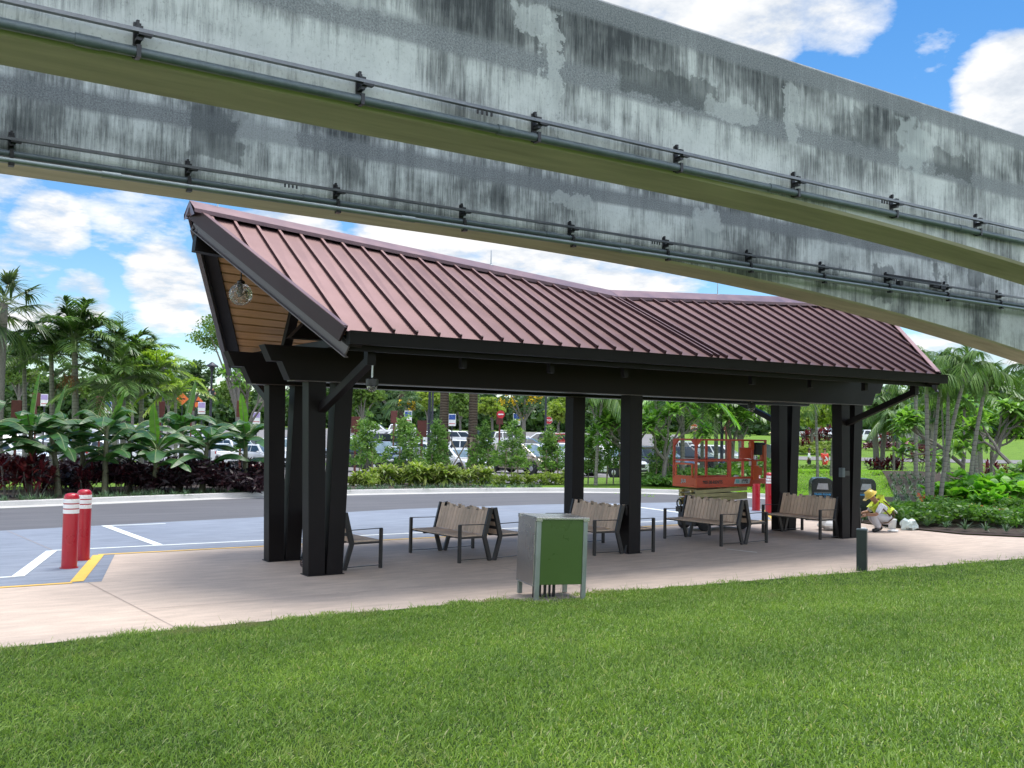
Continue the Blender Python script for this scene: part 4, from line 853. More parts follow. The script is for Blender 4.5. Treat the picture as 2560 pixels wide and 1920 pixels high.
def ln(o, g): return g.random(o)
def frond(mb, base, az, el, L_, sag, nl, ll, lw, g, hang=.25, tb=.14, keel=.35):
    n = nl; t_ = np.linspace(tb, 1, n); D = np.array([math.cos(az) * math.cos(el), math.sin(az) * math.cos(el), math.sin(el)])
    def pos(t): p = np.array(base)[None] + D * (L_ * t)[:, None]; p[:, 2] -= sag * L_ * t ** 2; return p
    P = pos(t_); T = np.gradient(P, axis=0); T /= np.linalg.norm(T, axis=1)[:, None]; S = np.cross(T, (0, 0, 1)); S /= np.linalg.norm(S, axis=1)[:, None] + 1e-6; N = np.cross(S, T)
    le = ll * np.clip(np.sin(np.pi * (t_ * .86 + .1)) ** .55, .25, 1)
    for sg in (-1, 1):
        d = S * sg * .8 + T * (.55 + .35 * t_)[:, None] + N * keel + g.normal(size=(n, 3)) * .09
        mb.strips(P, d, le * g.uniform(.85, 1.1, n), lw, hang + g.uniform(0, .25, n), (.5, 1, .75, .06))
    tt = np.linspace(0, 1, 8); return pos(tt)
def palm_mesh(seed, nf, L_, ll, lw, leaf, el0=(.1, 1.3), sag=(.25, .6), nl=34, hang=.3, keel=.35):
    g = np.random.default_rng(seed); mb = MB(); st = MB()
    for i in range(nf):
        az = i * 2.4 + g.uniform(-.3, .3); el = el0[1] - (el0[1] - el0[0]) * (i / nf) + g.uniform(-.1, .1)
        R_ = frond(mb, (.05 * math.cos(az), .05 * math.sin(az), 0), az, el, L_ * g.uniform(.8, 1.1), g.uniform(*sag), nl, ll, lw, g, hang, keel=keel); st.tube(R_, np.linspace(.028, .006, 8) * (L_ / 2.2), 5)
    return mb, st
TREE_N = [0]
def place_palm(px, pyb, pyc, d, proto, label, group, trunk_r=.09, lean=0, sc=1, name='palm_tree', tmat=None, rz=0, xo=0, cols=None, shaft=True):
    """trunk from terrain below px up to the pixel height pyc, then a crown copied from proto meshes"""
    B = G(px, d); top = at_d(px + xo, pyc, d); h = top[2] - B[2]
    root = thing(name, label, 'palm', B, 0, group); k = 9; tq = np.linspace(0, 1, k); off = (top - B); P = np.stack([off[0] * tq ** 1.6 + lean * np.sin(np.pi * tq), off[1] * tq ** 1.6, h * tq], 1); P[0, 2] = -.1
    rr = trunk_r * (1.15 - .3 * tq); rr[0] *= 1.25
    mb = MB(); mb.tube(P, rr, 10); mb.build('trunk', tmat or m_palmt, root, smooth=50)
    if shaft: mb = MB(); mb.tube([P[-1] + (0, 0, -.45 * sc), P[-1] + (0, 0, -.1), P[-1] + (0, 0, .2 * sc)], [trunk_r * 1.0, trunk_r * .95, trunk_r * .4], 10); mb.build('crownshaft', m_stem, root, smooth=50)
    for o in proto:
        c = o.copy(); COL.objects.link(c); c.parent = root; c.location = tuple(P[-1]); c.rotation_euler = (0, 0, rz); c.scale = (sc,) * 3
    return root
PROTO = []
def proto_crown(seed, *a, names=('crown', 'frond_stems'), leaf=None, smat=None, **k):
    mb, st = palm_mesh(seed, *a, leaf, **k); o = mb.build(names[0], leaf); s = st.build(names[1], smat or m_stem, smooth=60)
    PROTO.extend([o, s]); return [o, s]
def tree_mesh(seed, rx, ry, rz, ncl, nper, leafsz, clr, hollow=.45, asp=.5):
    g = np.random.default_rng(seed); C = []; c = []
    for i in range(ncl):
        v = g.normal(size=3); v /= np.linalg.norm(v); v[2] = v[2] * .9 + .05; q = v * np.array([rx, ry, rz]) * g.uniform(hollow, 1.0); c.append(q)
        m = int(nper * g.uniform(.6, 1.3)); s_ = clr * g.uniform(.6, 1.25); p = g.normal(size=(m, 3)); p /= np.linalg.norm(p, axis=1)[:, None] + 1e-9; p *= (g.random((m, 1)) ** .45) * s_ * np.array([1, 1, .62]); C.append(q + p)
    C = np.concatenate(C); mb = MB(); mb.leaves(C, g.uniform(.6, 1.25, len(C)) * leafsz, asp); return mb, np.array(c)
def broad_tree(px, d, pyb, pyt, wpx, leaf, label, group, seed, name='tree', trunk_r=.14, leafsz=.16, ncl=26, nper=120, bark=None, tx=0, ztr=.35, limbs=7, blossoms=None, extra_clump=1, hollow=.45, asp=.5):
    """crown spans pixel rows pyt..pyb around px at depth d"""
    zt_ = at_d(px, pyt, d)[2]; zb_ = at_d(px, pyb, d)[2]; B = G(px + tx, d); C_ = at_d(px, (pyt + pyb) / 2, d); rz = (zt_ - zb_) / 2; rx = wpx / F * d / 2
    root = thing(name, label, 'tree', B, 0, group); mb, cl = tree_mesh(seed, rx * .85, rx * .85, rz * .85, ncl, nper, leafsz, min(rx, rz) * .42 * extra_clump, hollow, asp)
    o = mb.build('crown', leaf, root); off = C_ - B; o.location = tuple(off)
    tb_ = MB(); fk = np.array([0, 0, max(.5, (off[2] - rz) * .9 + rz * ztr)]); fk[:2] = off[:2] * .3; tb_.tube([(0, 0, -.15), fk * .5 + (0.03, 0, 0), fk], [trunk_r * 1.25, trunk_r, trunk_r * .85], 8)
    idx = np.argsort(-np.linalg.norm(cl, axis=1))[:limbs]
    for i in idx:
        e = off + cl[i] * .9; m1 = fk + (e - fk) * .5 + (0, 0, .12 * rz); tb_.tube([fk * .97, m1, e], [trunk_r * .6, trunk_r * .36, trunk_r * .1], 6)
    tb_.build('trunk', bark or m_bark, root, smooth=50)
    if blossoms: g = np.random.default_rng(seed + 5); q = cl[g.choice(len(cl), min(len(cl), blossoms))]; q = np.repeat(q, 40, 0) * 1.05 + g.normal(size=(len(q) * 40, 3)) * rx * .09; mb = MB(); mb.leaves(q, leafsz * .9, .7); o = mb.build('blossoms', L_yflower, root); o.location = tuple(off)
    return root
def rosette(mb, c, n, L_, w_, el, droop, g, prof=(.45, .95, 1, .7, .05)):
    az = g.uniform(0, 6.283, n); e = g.uniform(el[0], el[1], n); D = np.stack([np.cos(az) * np.cos(e), np.sin(az) * np.cos(e), np.sin(e)], 1)
    mb.strips(np.repeat(np.array([c]), n, 0) + D * .02, D, L_ * g.uniform(.7, 1.1, n), w_ * g.uniform(.8, 1.15, n), droop * g.uniform(.5, 1.3, n), prof)
def cane_plant(seed, ncane, h, spread, n, L_, w_, el=(.1, 1.4), droop=.4, tiers=3):
    g = np.random.default_rng(seed); mb = MB(); st = MB()
    for i in range(ncane):
        a = i * 2.4 + g.uniform(-.4, .4); r = spread * math.sqrt((i + .3) / ncane); hh = h * g.uniform(.6, 1.05); b = np.array([r * .4 * math.cos(a), r * .4 * math.sin(a), 0]); t_ = np.array([r * math.cos(a), r * math.sin(a), hh])
        st.tube([b, (b + t_) / 2, t_], .014, 5)
        for k in range(tiers): rosette(mb, b + (t_ - b) * (1 - .17 * k), n if k == 0 else int(n * .6), L_, w_, (el[0] - .25 * k, el[1] - .35 * k), droop, g)
    return mb, st
def plant(name, mesh, leaf, label, cat, loc, group, parts=('leaves', 'stems'), smat=None, rz=0, sc=1):
    r = thing(name, label, cat, loc, rz, group, sc); mesh[0].build(parts[0], leaf, r); mesh[1].build(parts[1], smat or m_stem, r); return r

# banana plants --------------------------------------------------------------
def banana(px, d, h, label, seed, nl=9, lean=0, rz=0, young=1):
    g = np.random.default_rng(seed); root = thing('banana_plant', label, 'banana plant', G(px, d), rz, 'banana plants along the road'); st, lv, yv, rb = MB(), MB(), MB(), MB()
    st.tube([(0, 0, -.05), (lean * .4, 0, h * .5), (lean, 0, h)], [.11, .085, .055], 10)
    for i in range(nl + young):
        yg = i >= nl; az = i * 2.39996 + g.uniform(-.35, .35); el = g.uniform(1.15, 1.45) if yg else g.uniform(.35, 1.3); L_ = g.uniform(1.5, 2.3) * (.8 if yg else 1); w_ = g.uniform(.48, .68) * (.55 if yg else 1); sag = .03 if yg else g.uniform(.5, .62) + .35 * max(0, el - .4); pet = .28
        D = np.array([math.cos(az) * math.cos(el), math.sin(az) * math.cos(el), math.sin(el)]); b = np.array([lean, 0, h]) * (g.uniform(.86, 1) if (yg or i < nl - 5) else g.uniform(.45, .8)); m = 15; tq = np.linspace(0, 1, m)
        def pos(t): t = np.atleast_1d(t); p = b + D * ((L_ + pet) * t)[:, None]; p[:, 2] -= sag * L_ * t ** 2; return p
        P = pos(tq); T = np.gradient(P, axis=0); T /= np.linalg.norm(T, axis=1)[:, None]; S = np.cross(T, (0, 0, 1)); S /= np.linalg.norm(S, axis=1)[:, None] + 1e-6
        if yg: a = g.uniform(0, 3.1); q = np.array([math.cos(a), math.sin(a), 0]); S = np.cross(T, np.cross(q, T)); S = q - T * (T @ q)[:, None]; S /= np.linalg.norm(S, axis=1)[:, None]
        N = np.cross(S, T); t0 = pet / (L_ + pet); u = (tq - t0) / (1 - t0); wid = np.where(u > 0, w_ * np.clip(np.sin(np.pi * np.clip(u, 0, 1) ** .75), 0, 1) ** .55, 0); wid[u > .999] = .02
        rb.tube(P, np.linspace(.024, .006, m), 6); tgt = yv if yg else lv; fold = .35 if not yg else -.35
        ks = [k for k in range(m - 1) if u[k + 1] > 0]
        for sg in (-1, 1):
            dr = 0
            for k in ks:
                if g.random() < .22: dr = g.uniform(-.12, .12)
                e0 = P[k] + S[k] * sg * wid[k] * .5 * math.cos(fold + dr) - N[k] * wid[k] * .5 * math.sin(fold + dr); e1 = P[k + 1] + S[k + 1] * sg * wid[k + 1] * .5 * math.cos(fold + dr) - N[k + 1] * wid[k + 1] * .5 * math.sin(fold + dr)
                gp = T[k] * .012 * (g.random() < .35); q = (P[k], P[k + 1], e1 - gp, e0 + gp); tgt.quad(*(q if sg > 0 else q[::-1]))
    st.build('stem', m_bstem, root, smooth=50); lv.build('leaves', L_banana, root, smooth=50); rb.build('midribs', m_stem, root, smooth=60)
    if young: yv.build('young_leaf', L_bananay, root, smooth=50)
BN = [(72, 29.0, 1.55, 'banana plant behind the reddest ti clump, tall yellow-green leaf upright', 1, 7, -.1), (146, 29.3, 1.30, 'banana plant right behind the red bollards, pale stem exposed', 2, 9, .28), (262, 30.2, 1.35, 'banana plant second to the right of the bollards, upright pale leaf spear', 3, 8, .05),
      (385, 30.8, 1.20, 'banana plant in the middle of the row with low arching leaves', 4, 9, .08), (504, 31.4, 1.25, 'banana plant with a yellowing stem left of the shelter posts', 5, 9, .15), (612, 32.0, 1.35, 'banana plant seen between and beside the left shelter posts', 6, 8, .1), (-20, 28.4, 1.4, 'banana plant cut by the left picture edge', 7, 8, .1), (205, 30.6, 1.5, 'banana plant standing back between two others near the bollards', 8, 7, .1), (325, 31.5, 1.4, 'banana plant at the back of the row below the big palm', 9, 7, -.1), (450, 32.3, 1.5, 'banana plant at the back, leaf tips against the parked cars', 10, 7, .0)]
for px, d, h, lb, sd, nl, le in BN: banana(px, d, h * (1.2 + .13 * (sd % 4)), lb, sd, nl + 6, le, rz=sd * 1.3, young=1 if sd in (1, 2, 3, 4, 6, 10) else 0)
TI = [(20, 28.3, 1.0, 'burgundy ti plant clump nearest the left edge', 1, L_tib), (78, 28.6, 1.05, 'burgundy ti plant clump with orange tinted leaves', 2, L_tib), (118, 29.2, .8, 'small dark ti plant left of the bollard banana', 3, L_ti), (215, 30, .95, 'purple ti plant under the second banana', 4, L_ti), (300, 30.6, 1., 'purple ti plant in deep shade below the banana leaves', 5, L_ti), (345, 31, .9, 'purple ti plant beside the middle banana stem', 6, L_ti), (430, 31.3, 1.1, 'purple ti plant with fine dark leaves between two banana stems', 7, L_ti), (468, 31.6, 1.05, 'purple ti plant just left of the yellowing banana stem', 8, L_ti), (556, 32, 1.1, 'purple ti plant just right of the yellowing banana stem', 9, L_ti), (655, 33, 1., 'purple ti plant glimpsed between the left shelter posts', 10, L_ti)]
tim = [cane_plant(40 + i, 9, 1.0, .55, 13, .5, .085, (.15, 1.4), .35, 3) for i in range(3)]; TR = {}
def clone_or(key, fn, loc, label, rz, sc, group=None):
    if key not in TR: TR[key] = fn(); r = TR[key]; r.location = tuple(loc); r.rotation_euler = (0, 0, rz); r.scale = (sc,) * 3; r['label'] = label; return r
    return dup(TR[key], loc, rz, label, group, sc)
for i, (px, d, h, lb, sd, lf_) in enumerate(TI):
    h *= 1.0 if i < 2 else .8
    clone_or(('ti', i % 3, lf_.name), lambda: plant('ti_plant', cane_plant(40 + i % 3, 9, 1.0, .55, 13, .5, .085, (.15, 1.4), .35, 3), lf_, lb, 'ti plant', (0, 0, 0), 'dark red ti plants', smat=m_bark), G(px, d), lb, sd, h)
# far red ti plants
for i, (px, d, h, lb) in enumerate([(1335 + 40, 88, 1.5, 'dark red shrub below the stop sign'), (2188, 56, .95, 'red ti plant at the foot of two grey trunks'), (2235, 56, 1.1, 'taller red ti plant right of the grey trunk pair'), (2296, 47, 1., 'single maroon ti plant on the lawn left of the palm stems'), (2020, 118, 1.6, 'maroon shrub in front of the far white car, leftmost'), (2052, 116, 2.0, 'maroon spiky shrub between the two ringed trunks'), (2085, 117, 2.2, 'tallest maroon shrub behind the right ringed trunk'), (2215, 112, 1.7, 'maroon hedge shrub beyond the grey trunks'), (2490, 40, .9, 'maroon ti plant behind the big-leaved shrubs'), (2010, 100, 1.2, 'dark maroon shrub left of the white-shirted person')]):
    clone_or(('ti', i % 3, L_tib.name), lambda: plant('ti_plant', cane_plant(40 + i % 3, 9, 1.0, .55, 13, .5, .085, (.15, 1.4), .35, 3), L_tib, lb, 'ti plant', (0, 0, 0), 'dark red ti plants', smat=m_bark), G(px, d), lb, i * 1.7, h)
# palms ------------------------------------------------------------------------
pA = proto_crown(3, 22, 3.0, 1.0, .085, leaf=L_palm, el0=(.05, 1.45), sag=(.3, .6), nl=44, hang=.3)
pB = proto_crown(4, 22, 2.8, .9, .08, leaf=L_palm, el0=(-.1, 1.4), sag=(.3, .65), nl=40, hang=.3)
pY = proto_crown(5, 12, 2.5, .72, .06, leaf=L_palmy, el0=(.1, 1.35), sag=(.4, .8), nl=40, hang=.25)
pR = proto_crown(6, 11, 1.5, .6, .055, leaf=L_palm, el0=(-.5, 1.2), sag=(.4, .85), nl=34, hang=.6, keel=.0)
L_palmr = LEAF('palm_leaf_right', [(.035, .075, .02), (.05, .10, .022), (.085, .14, .035)], .55, .3, .2)
pU = proto_crown(9, 9, 1.9, .66, .036, leaf=L_palmr, el0=(.5, 1.45), sag=(.5, .9), nl=30, hang=.75, keel=.0)
pG = proto_crown(7, 11, 1.8, .55, .05, leaf=L_big, el0=(.0, 1.3), sag=(.4, .8), nl=30, hang=.4)
g_ = 'feather palms behind the banana row'
place_palm(186, 0, 850, 43, pA, 'tallest feather palm with ringed trunk above the banana row', g_, .14, rz=.4, sc=1.05)
place_palm(128, 0, 885, 44, pA, 'feather palm with slim trunk left of the tallest one', g_, .11, rz=2.1, sc=.8)
place_palm(306, 0, 905, 45, pB, 'dark bushy feather palm right of the tallest one', g_, .12, rz=1.2, sc=1.15)
place_palm(352, 0, 925, 44, pA, 'feather palm with drooping dry fronds beside the street lamps', g_, .11, rz=3.3, sc=.85)
place_palm(392, 0, 930, 43, pY, 'yellow-green feather palm left of the lamp post', g_, .08, rz=.9, sc=1.0)
place_palm(438, 0, 985, 42, pY, 'low yellow-green feather palm just above the banana leaves', g_, .07, rz=2.6, sc=.8)
place_palm(285, 0, 960, 41, pB, 'low feather palm skirted by dark fronds under the bigger palms', g_, .1, rz=4.2, sc=.9)
place_palm(60, 0, 900, 46, pA, 'feather palm with grey arching fronds near the left edge', g_, .1, rz=5.2, sc=.8)
P = at_d(176, 945, 42.6); mb = MB(); g = np.random.default_rng(8); q = np.repeat(P[None], 90, 0) + g.normal(size=(90, 3)) * (.22, .22, .12); D = g.normal(size=(90, 3)) + (0, 0, -.2); mb.strips(q, D, g.uniform(.3, .6, 90), .03, .8, (.8, 1, .4)); tag(mb.build('dead_flower_spray', L_br), 'rusty brown dried spray hanging in the tallest palm', 'flower spray')
def fan_palm(px, pyc, d, label, group, seed, L_, nf, trunk_r, leaf, tmat):
    g = np.random.default_rng(seed); B = G(px, d); top = at_d(px, pyc, d); h = top[2] - B[2]; root = thing('fan_palm', label, 'palm', B, 0, group); mb = MB(); mb.tube([(0, 0, -.1), (.02, 0, h * .5), (0, 0, h)], [trunk_r * 1.2, trunk_r, trunk_r * 1.1], 10); mb.build('trunk', tmat, root, smooth=50); mb, st = MB(), MB()
    for i in range(nf):
        az = i * 2.4 + g.uniform(-.2, .2); el = 1.3 - 2.2 * i / nf; D = np.array([math.cos(az) * math.cos(el), math.sin(az) * math.cos(el), math.sin(el)]); hub = np.array([0, 0, h]) + D * L_ * .75; hub[2] -= .18 * L_; st.tube([(0, 0, h), hub * .5 + np.array([0, 0, h]) * .5 + (0, 0, .06), hub], [.03, .022, .016], 5)
        S = np.cross(D, (0, 0, 1)); S /= np.linalg.norm(S); m = 30; a = np.linspace(-2.0, 2.0, m); U = D * np.cos(a)[:, None] + S * np.sin(a)[:, None]; U[:, 2] += .12; mb.strips(np.repeat(hub[None], m, 0), U, L_ * .85 * (1 - .12 * np.abs(a)) * g.uniform(.9, 1.1, m), .075 * L_, .35 + .25 * g.random(m), (.35, .9, .55, .03))
    mb.build('crown', leaf, root); st.build('frond_stems', m_stem, root, smooth=60); return root
fan_palm(-12, 755, 40, 'fan palm with drooping finger fronds cut by the left edge', None, 3, 1.55, 17, .2, L_palmd, m_bark)
fan_palm(1000, 985, 84, 'cabbage palm with a round grey-green head among the far trees', None, 4, 1.5, 18, .2, L_treeb, m_palmr)
# two big palms with timber braces
for px, pyt, lb in ((1107, 835, 'thick ringed palm trunk with a timber brace, left of the pair'), (1180, 850, 'thick ringed palm trunk with a timber brace, right of the pair')):
    r = place_palm(px, 0, pyt, 46.5, pA, lb, 'braced palm trunks', .215, sc=1.15, tmat=m_palmr, rz=px, xo=8 if px < 1150 else 6, shaft=False)
    zc = at_d(px, 1092 if px < 1150 else 1106, 46.5)[2] - r.location.z
    for k in range(4):
        a = k * math.pi / 2 + 3.9; c_, s_ = math.cos(a), math.sin(a); mb = MB(); mb.box((c_ * .26, s_ * .26, zc), (.06, .12, .5), rz=a); mb.build('brace_block', m_stake, r); mb = MB(); mb.bar((c_ * .28, s_ * .28, zc), (c_ * 1.35, s_ * 1.35, .0), .05, .05); mb.build('prop', m_stake, r)
    for dz in (-.14, .16): mb = MB(); mb.lathe([(.30, zc + dz), (.31, zc + dz), (.31, zc + dz + .035), (.30, zc + dz + .035)], n=16); mb.build('strap', m_stake, r)
# centre planting --------------------------------------------------------------
GING = [(905, 37.0, 0.64), (955, 37.6, 0.8), (1000, 38.4, 0.83), (1042, 37.4, 0.93), (1078, 38.2, 0.9), (1118, 37.6, 0.83), (1150, 38.6, 0.74), (1206, 39.2, 0.8)]
GL = ['low variegated ginger at the left end of the yellow-green bed', 'variegated ginger second from the left end of the bed', 'variegated ginger just left of the dark lamp pole', 'tall variegated ginger in front of the dark lamp pole', 'variegated ginger at the foot of the left braced palm', 'variegated ginger right of the left braced palm', 'variegated ginger between the two braced palms', 'variegated ginger with arching yellow leaves right of the braced palms']
for i, ((px, d, h), lb) in enumerate(zip(GING, GL)):
    clone_or(('gi', i % 2), lambda: plant('ginger_plant', cane_plant(60 + i % 2, 16, .85, .6, 12, .48, .095, (.0, 1.2), .45, 3), L_ging, lb, 'ginger plant', (0, 0, 0), 'variegated ginger shrubs'), G(px, d), lb, i * 1.3, h)
def bush_mesh(seed, rx, rz, ncl, nper, ls, clr=None, asp=.55):
    mb, c = tree_mesh(seed, rx, rx, rz, ncl, nper, ls, clr or rx * .42, .3, asp); v = mb.v[0]; v[:, 2] = np.maximum(v[:, 2] + rz * .9, .02); return mb
def bush(key, fn, leaf, px, d, sc, label, cat, name, group, rz=0, loc=None):
    def mk():
        r = thing(name, label, cat, (0, 0, 0), 0, group); fn().build('foliage', leaf, r); s_ = MB()
        for k in range(5): a = k * 1.256; s_.tube([(0, 0, -.05), (.12 * math.cos(a), .12 * math.sin(a), .25), (.3 * math.cos(a), .3 * math.sin(a), .5)], [.02, .015, .008], 5)
        s_.build('stems', m_bark, r); return r
    return clone_or(key, mk, G(px, d) if loc is None else loc, label, rz, sc, group)
SH2 = [(885, 37.2, .5), (925, 36.6, .55), (1250, 40.4, .55), (1290, 41, .55), (1325, 41.4, .6), (1362, 41.6, .6), (1400, 41.8, .65), (1430, 41.8, .6)]
SL2 = ['small yellow-green shrub against the left shelter posts', 'low yellow-green shrub in front of the leftmost sapling', 'yellow-green shrub first right of the braced palms', 'yellow-green shrub in front of the gold minivan rear wheel', 'yellow-green shrub below the middle of the gold minivan', 'yellow-green shrub hiding the gold minivan front wheel', 'fuller yellow-green shrub just left of the middle rear post', 'yellow-green shrub cut by the middle rear post']
for i, ((px, d, s_), lb) in enumerate(zip(SH2, SL2)): bush(('sv', i % 2), lambda: bush_mesh(80 + i % 2, .75, .5, 22, 55, .17), L_ging, px, d, s_, lb, 'shrub', 'variegated_shrub', 'yellow-green shrubs along the lawn', i * 1.9)
L_sap = LEAF('sapling_leaf', [(.05, .105, .025), (.085, .16, .035), (.14, .21, .055)], .5, .3)
SAP = [(915, 40.5, 1032, 1145, 95, 'leafy sapling with stakes in front of the dark SUV'), (1012, 41, 1035, 1140, 82, 'sapling left of the dark lamp pole'), (1092, 43, 1045, 1150, 60, 'narrow sapling behind the left braced palm'), (1206, 44, 1050, 1150, 62, 'sapling just right of the right braced palm'), (1278, 42, 1050, 1150, 84, 'sapling in front of the gold minivan'), (1378, 42.5, 1062, 1150, 70, 'sapling right of the gold minivan windscreen'), (1470, 42, 1075, 1150, 50, 'sapling emerging from behind the middle rear post'), (1533, 42, 1045, 1160, 74, 'sapling left of the middle front post'), (1655, 43, 1060, 1165, 60, 'sapling just left of the orange lift')]
for i, (px, d, yt, yb, wd, lb) in enumerate(SAP):
    B = G(px, d); r = thing('sapling', lb, 'young tree', B, 0, 'young staked saplings'); gg = np.random.default_rng(100 + i); h = at_d(px, yt - 8, d)[2] - B[2]; R0 = wd / F * d / 2 * 1.15; C = []
    for _ in range(95): t_ = gg.random() ** 1.1 * (.82 + .18 * (_ % 7 == 0)); z_ = h * (.26 + .70 * t_); rr = R0 * (1.02 - t_) ** .7 * gg.uniform(.2, 1.25); a_ = gg.uniform(0, 6.28); q = np.array([rr * math.cos(a_), rr * math.sin(a_), z_]); C.append(q + gg.normal(size=(26, 3)) * (.085, .085, .07))
    C = np.concatenate(C); mb = MB(); mb.leaves(C, .165 * gg.uniform(.6, 1.2, len(C)), .42); mb.build('crown', L_sap, r); mb = MB(); mb.tube([(0, 0, -.05), (.02, 0, h * .5), (0, 0, h * .95)], [.03, .022, .008], 6); mb.build('trunk', m_bark, r)
    for s_ in (-1, 1): q = W2(s_ * .3, -.1); mb = MB(); mb.bar((q[0], q[1], -.05), (q[0] * .75, q[1] * .75, 1.5), .05, .05); mb.build('stake', m_stake, r)
# liriope edging: too many tufts to count
def tufts(name, pts, L_, w_, n, leaf, label, cat, el=(.5, 1.4), droop=.5):
    g = np.random.default_rng(len(pts)); mb = MB()
    for p in pts: rosette(mb, np.array(p), n, L_ * g.uniform(.75, 1.2), w_, el, droop, g, (.6, 1, .7, .05))
    o = mb.build(name, leaf); o['kind'] = 'stuff'; o['label'] = label; o['category'] = cat; return o
g = np.random.default_rng(5); pts = []
for k, (x, y) in enumerate(BK[2:30]):
    for q in range(9): a = offs(KL, .85 + .16 * (q % 4) + g.uniform(-.07, .07))[2 + k] + g.normal(size=2) * .22; pts.append((a[0], a[1], float(zt(*a)) + .06))
tufts('kerb_edging_grass', pts, .36, .016, 26, L_lir, 'dark blue-green grassy edging along the kerb', 'ground cover')
line = [(21.45, 17.3), (21.45, 15.1), (21.6, 13.7), (22.3, 12.6), (26, 11.4), (30, 10.4)]; pts = []
for a, b in zip(line[:-1], line[1:]):
    a, b = np.array(a), np.array(b); m = int(np.linalg.norm(b - a) / .42)
    for j in range(m):
        q = a + (b - a) * j / m; nrm = np.array([-(b - a)[1], (b - a)[0]]) / np.linalg.norm(b - a) * -1
        for o_ in (.25,): p = q - nrm * -o_ + g.normal(size=2) * .05; p = p if p[0] > q[0] else q + (.25, .05); pts.append((p[0], p[1], .06))
tufts('bed_edging_grass', pts, .36, .02, 34, L_lir, 'row of dark grassy tufts along the paving edge', 'ground cover')
gsheet('mulch_slope', lambda d: (2205 + 70 * (45 - d) / 17 - 1280) / F * d, lambda d: (2430 - 1280) / F * d, 27.2, 45, .05, m_mulch, 14, 20)
# right hand garden ---------------------------------------------------------------
def mass(name, poly_px, d0, d1, n, h, ls, leaf, label, seed, asp=.5, zlo=0):
    g = np.random.default_rng(seed); C = []
    for _ in range(n):
        d = g.uniform(d0, d1); px = g.uniform(*poly_px); B = G(px, d); hh = h * (.65 + .35 * math.sin(px * .05 + d * 2.1) * math.cos(d * 1.3 + px * .021)) ; m = 9
        q = np.repeat(B[None], m, 0) + g.normal(size=(m, 3)) * (.12, .12, .06); q[:, 2] = B[2] + np.maximum(.03, zlo + (hh - zlo) * g.uniform(.35, 1, m) ** .6); C.append(q)
    C = np.concatenate(C); mb = MB(); mb.leaves(C, ls * g.uniform(.6, 1.3, len(C)), asp); o = mb.build(name, leaf); o['kind'] = 'stuff'; o['label'] = label; o['category'] = 'ground cover'; return o
mass('hedge_ground_cover', (2205, 2760), 24.3, 27.6, 2600, .62, .13, L_ix, 'low leafy green hedge planting behind the paving edge', 3)
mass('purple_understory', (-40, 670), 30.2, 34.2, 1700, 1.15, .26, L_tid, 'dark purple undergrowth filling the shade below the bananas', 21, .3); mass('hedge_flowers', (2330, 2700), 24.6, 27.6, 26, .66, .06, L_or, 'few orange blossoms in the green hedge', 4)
mass('croton_bed', (2312, 2480), 29, 33, 340, .62, .16, L_or, 'orange and red mixed leaves under the palm stems', 6)
mass('yellow_bed', (1990, 2120), 97, 101, 420, 1.25, .3, L_ging, 'band of yellow-green shrubs beyond the far path', 7)
mass('far_maroon_bed', (2160, 2330), 108, 112, 240, 1.0, .32, L_ti, 'maroon planting beyond the far lawn', 8)
mass('lot_edge_shrubs', (1235, 1480), 84, 90, 700, .9, .3, L_tree, 'green planting strip between the rows of parked cars', 9)
mass('behind_lift_shrubs', (1605, 1960), 39.5, 44, 1500, .75, .2, L_ix, 'leafy undergrowth behind the lift', 10)
mass('drive_side_shrubs', (1960, 2100), 60, 62, 260, .8, .22, L_tree, 'undergrowth where the two far people walk', 14)
g = np.random.default_rng(6); pts = []
for row in range(6):
    for j in range(26):
        d = 27.6 + j * .62 + g.uniform(-.1, .1); px = 2226 + row * 17 + (44 - d) * (3.2 + row * 1.5) * .55 + g.uniform(-4, 4); B = G(px, d); pts.append((B[0], B[1], B[2] + .03))
tufts('bed_rows', pts, .34, .03, 16, L_lir, 'rows of small blue-green plants on the mulch slope', 'ground cover', (.3, 1.3))
for i, (px, d, s_, lb) in enumerate([(2395, 29.5, 1.0, 'broad-leaved shrub nearest the leaning palm stem'), (2440, 30.3, 1.2, 'tallest broad-leaved shrub, bright rounded leaves'), (2500, 29, 1.15, 'broad-leaved shrub in the middle of the bright clump'), (2550, 29.8, 1.25, 'broad-leaved shrub cut by the right edge'), (2470, 28.2, .8, 'low broad-leaved shrub in front of the bright clump'), (2350, 30.8, .8, 'small broad-leaved shrub behind the straight palm stems')]):
    clone_or(('bl', i % 2), lambda: plant('broad_leaf_shrub', cane_plant(120 + i % 2, 13, .85, .62, 8, .42, .24, (.1, 1.2), .35, 2), L_big, lb, 'shrub', (0, 0, 0), 'bright broad-leaved shrubs'), G(px, d), lb, i * 1.1, s_)
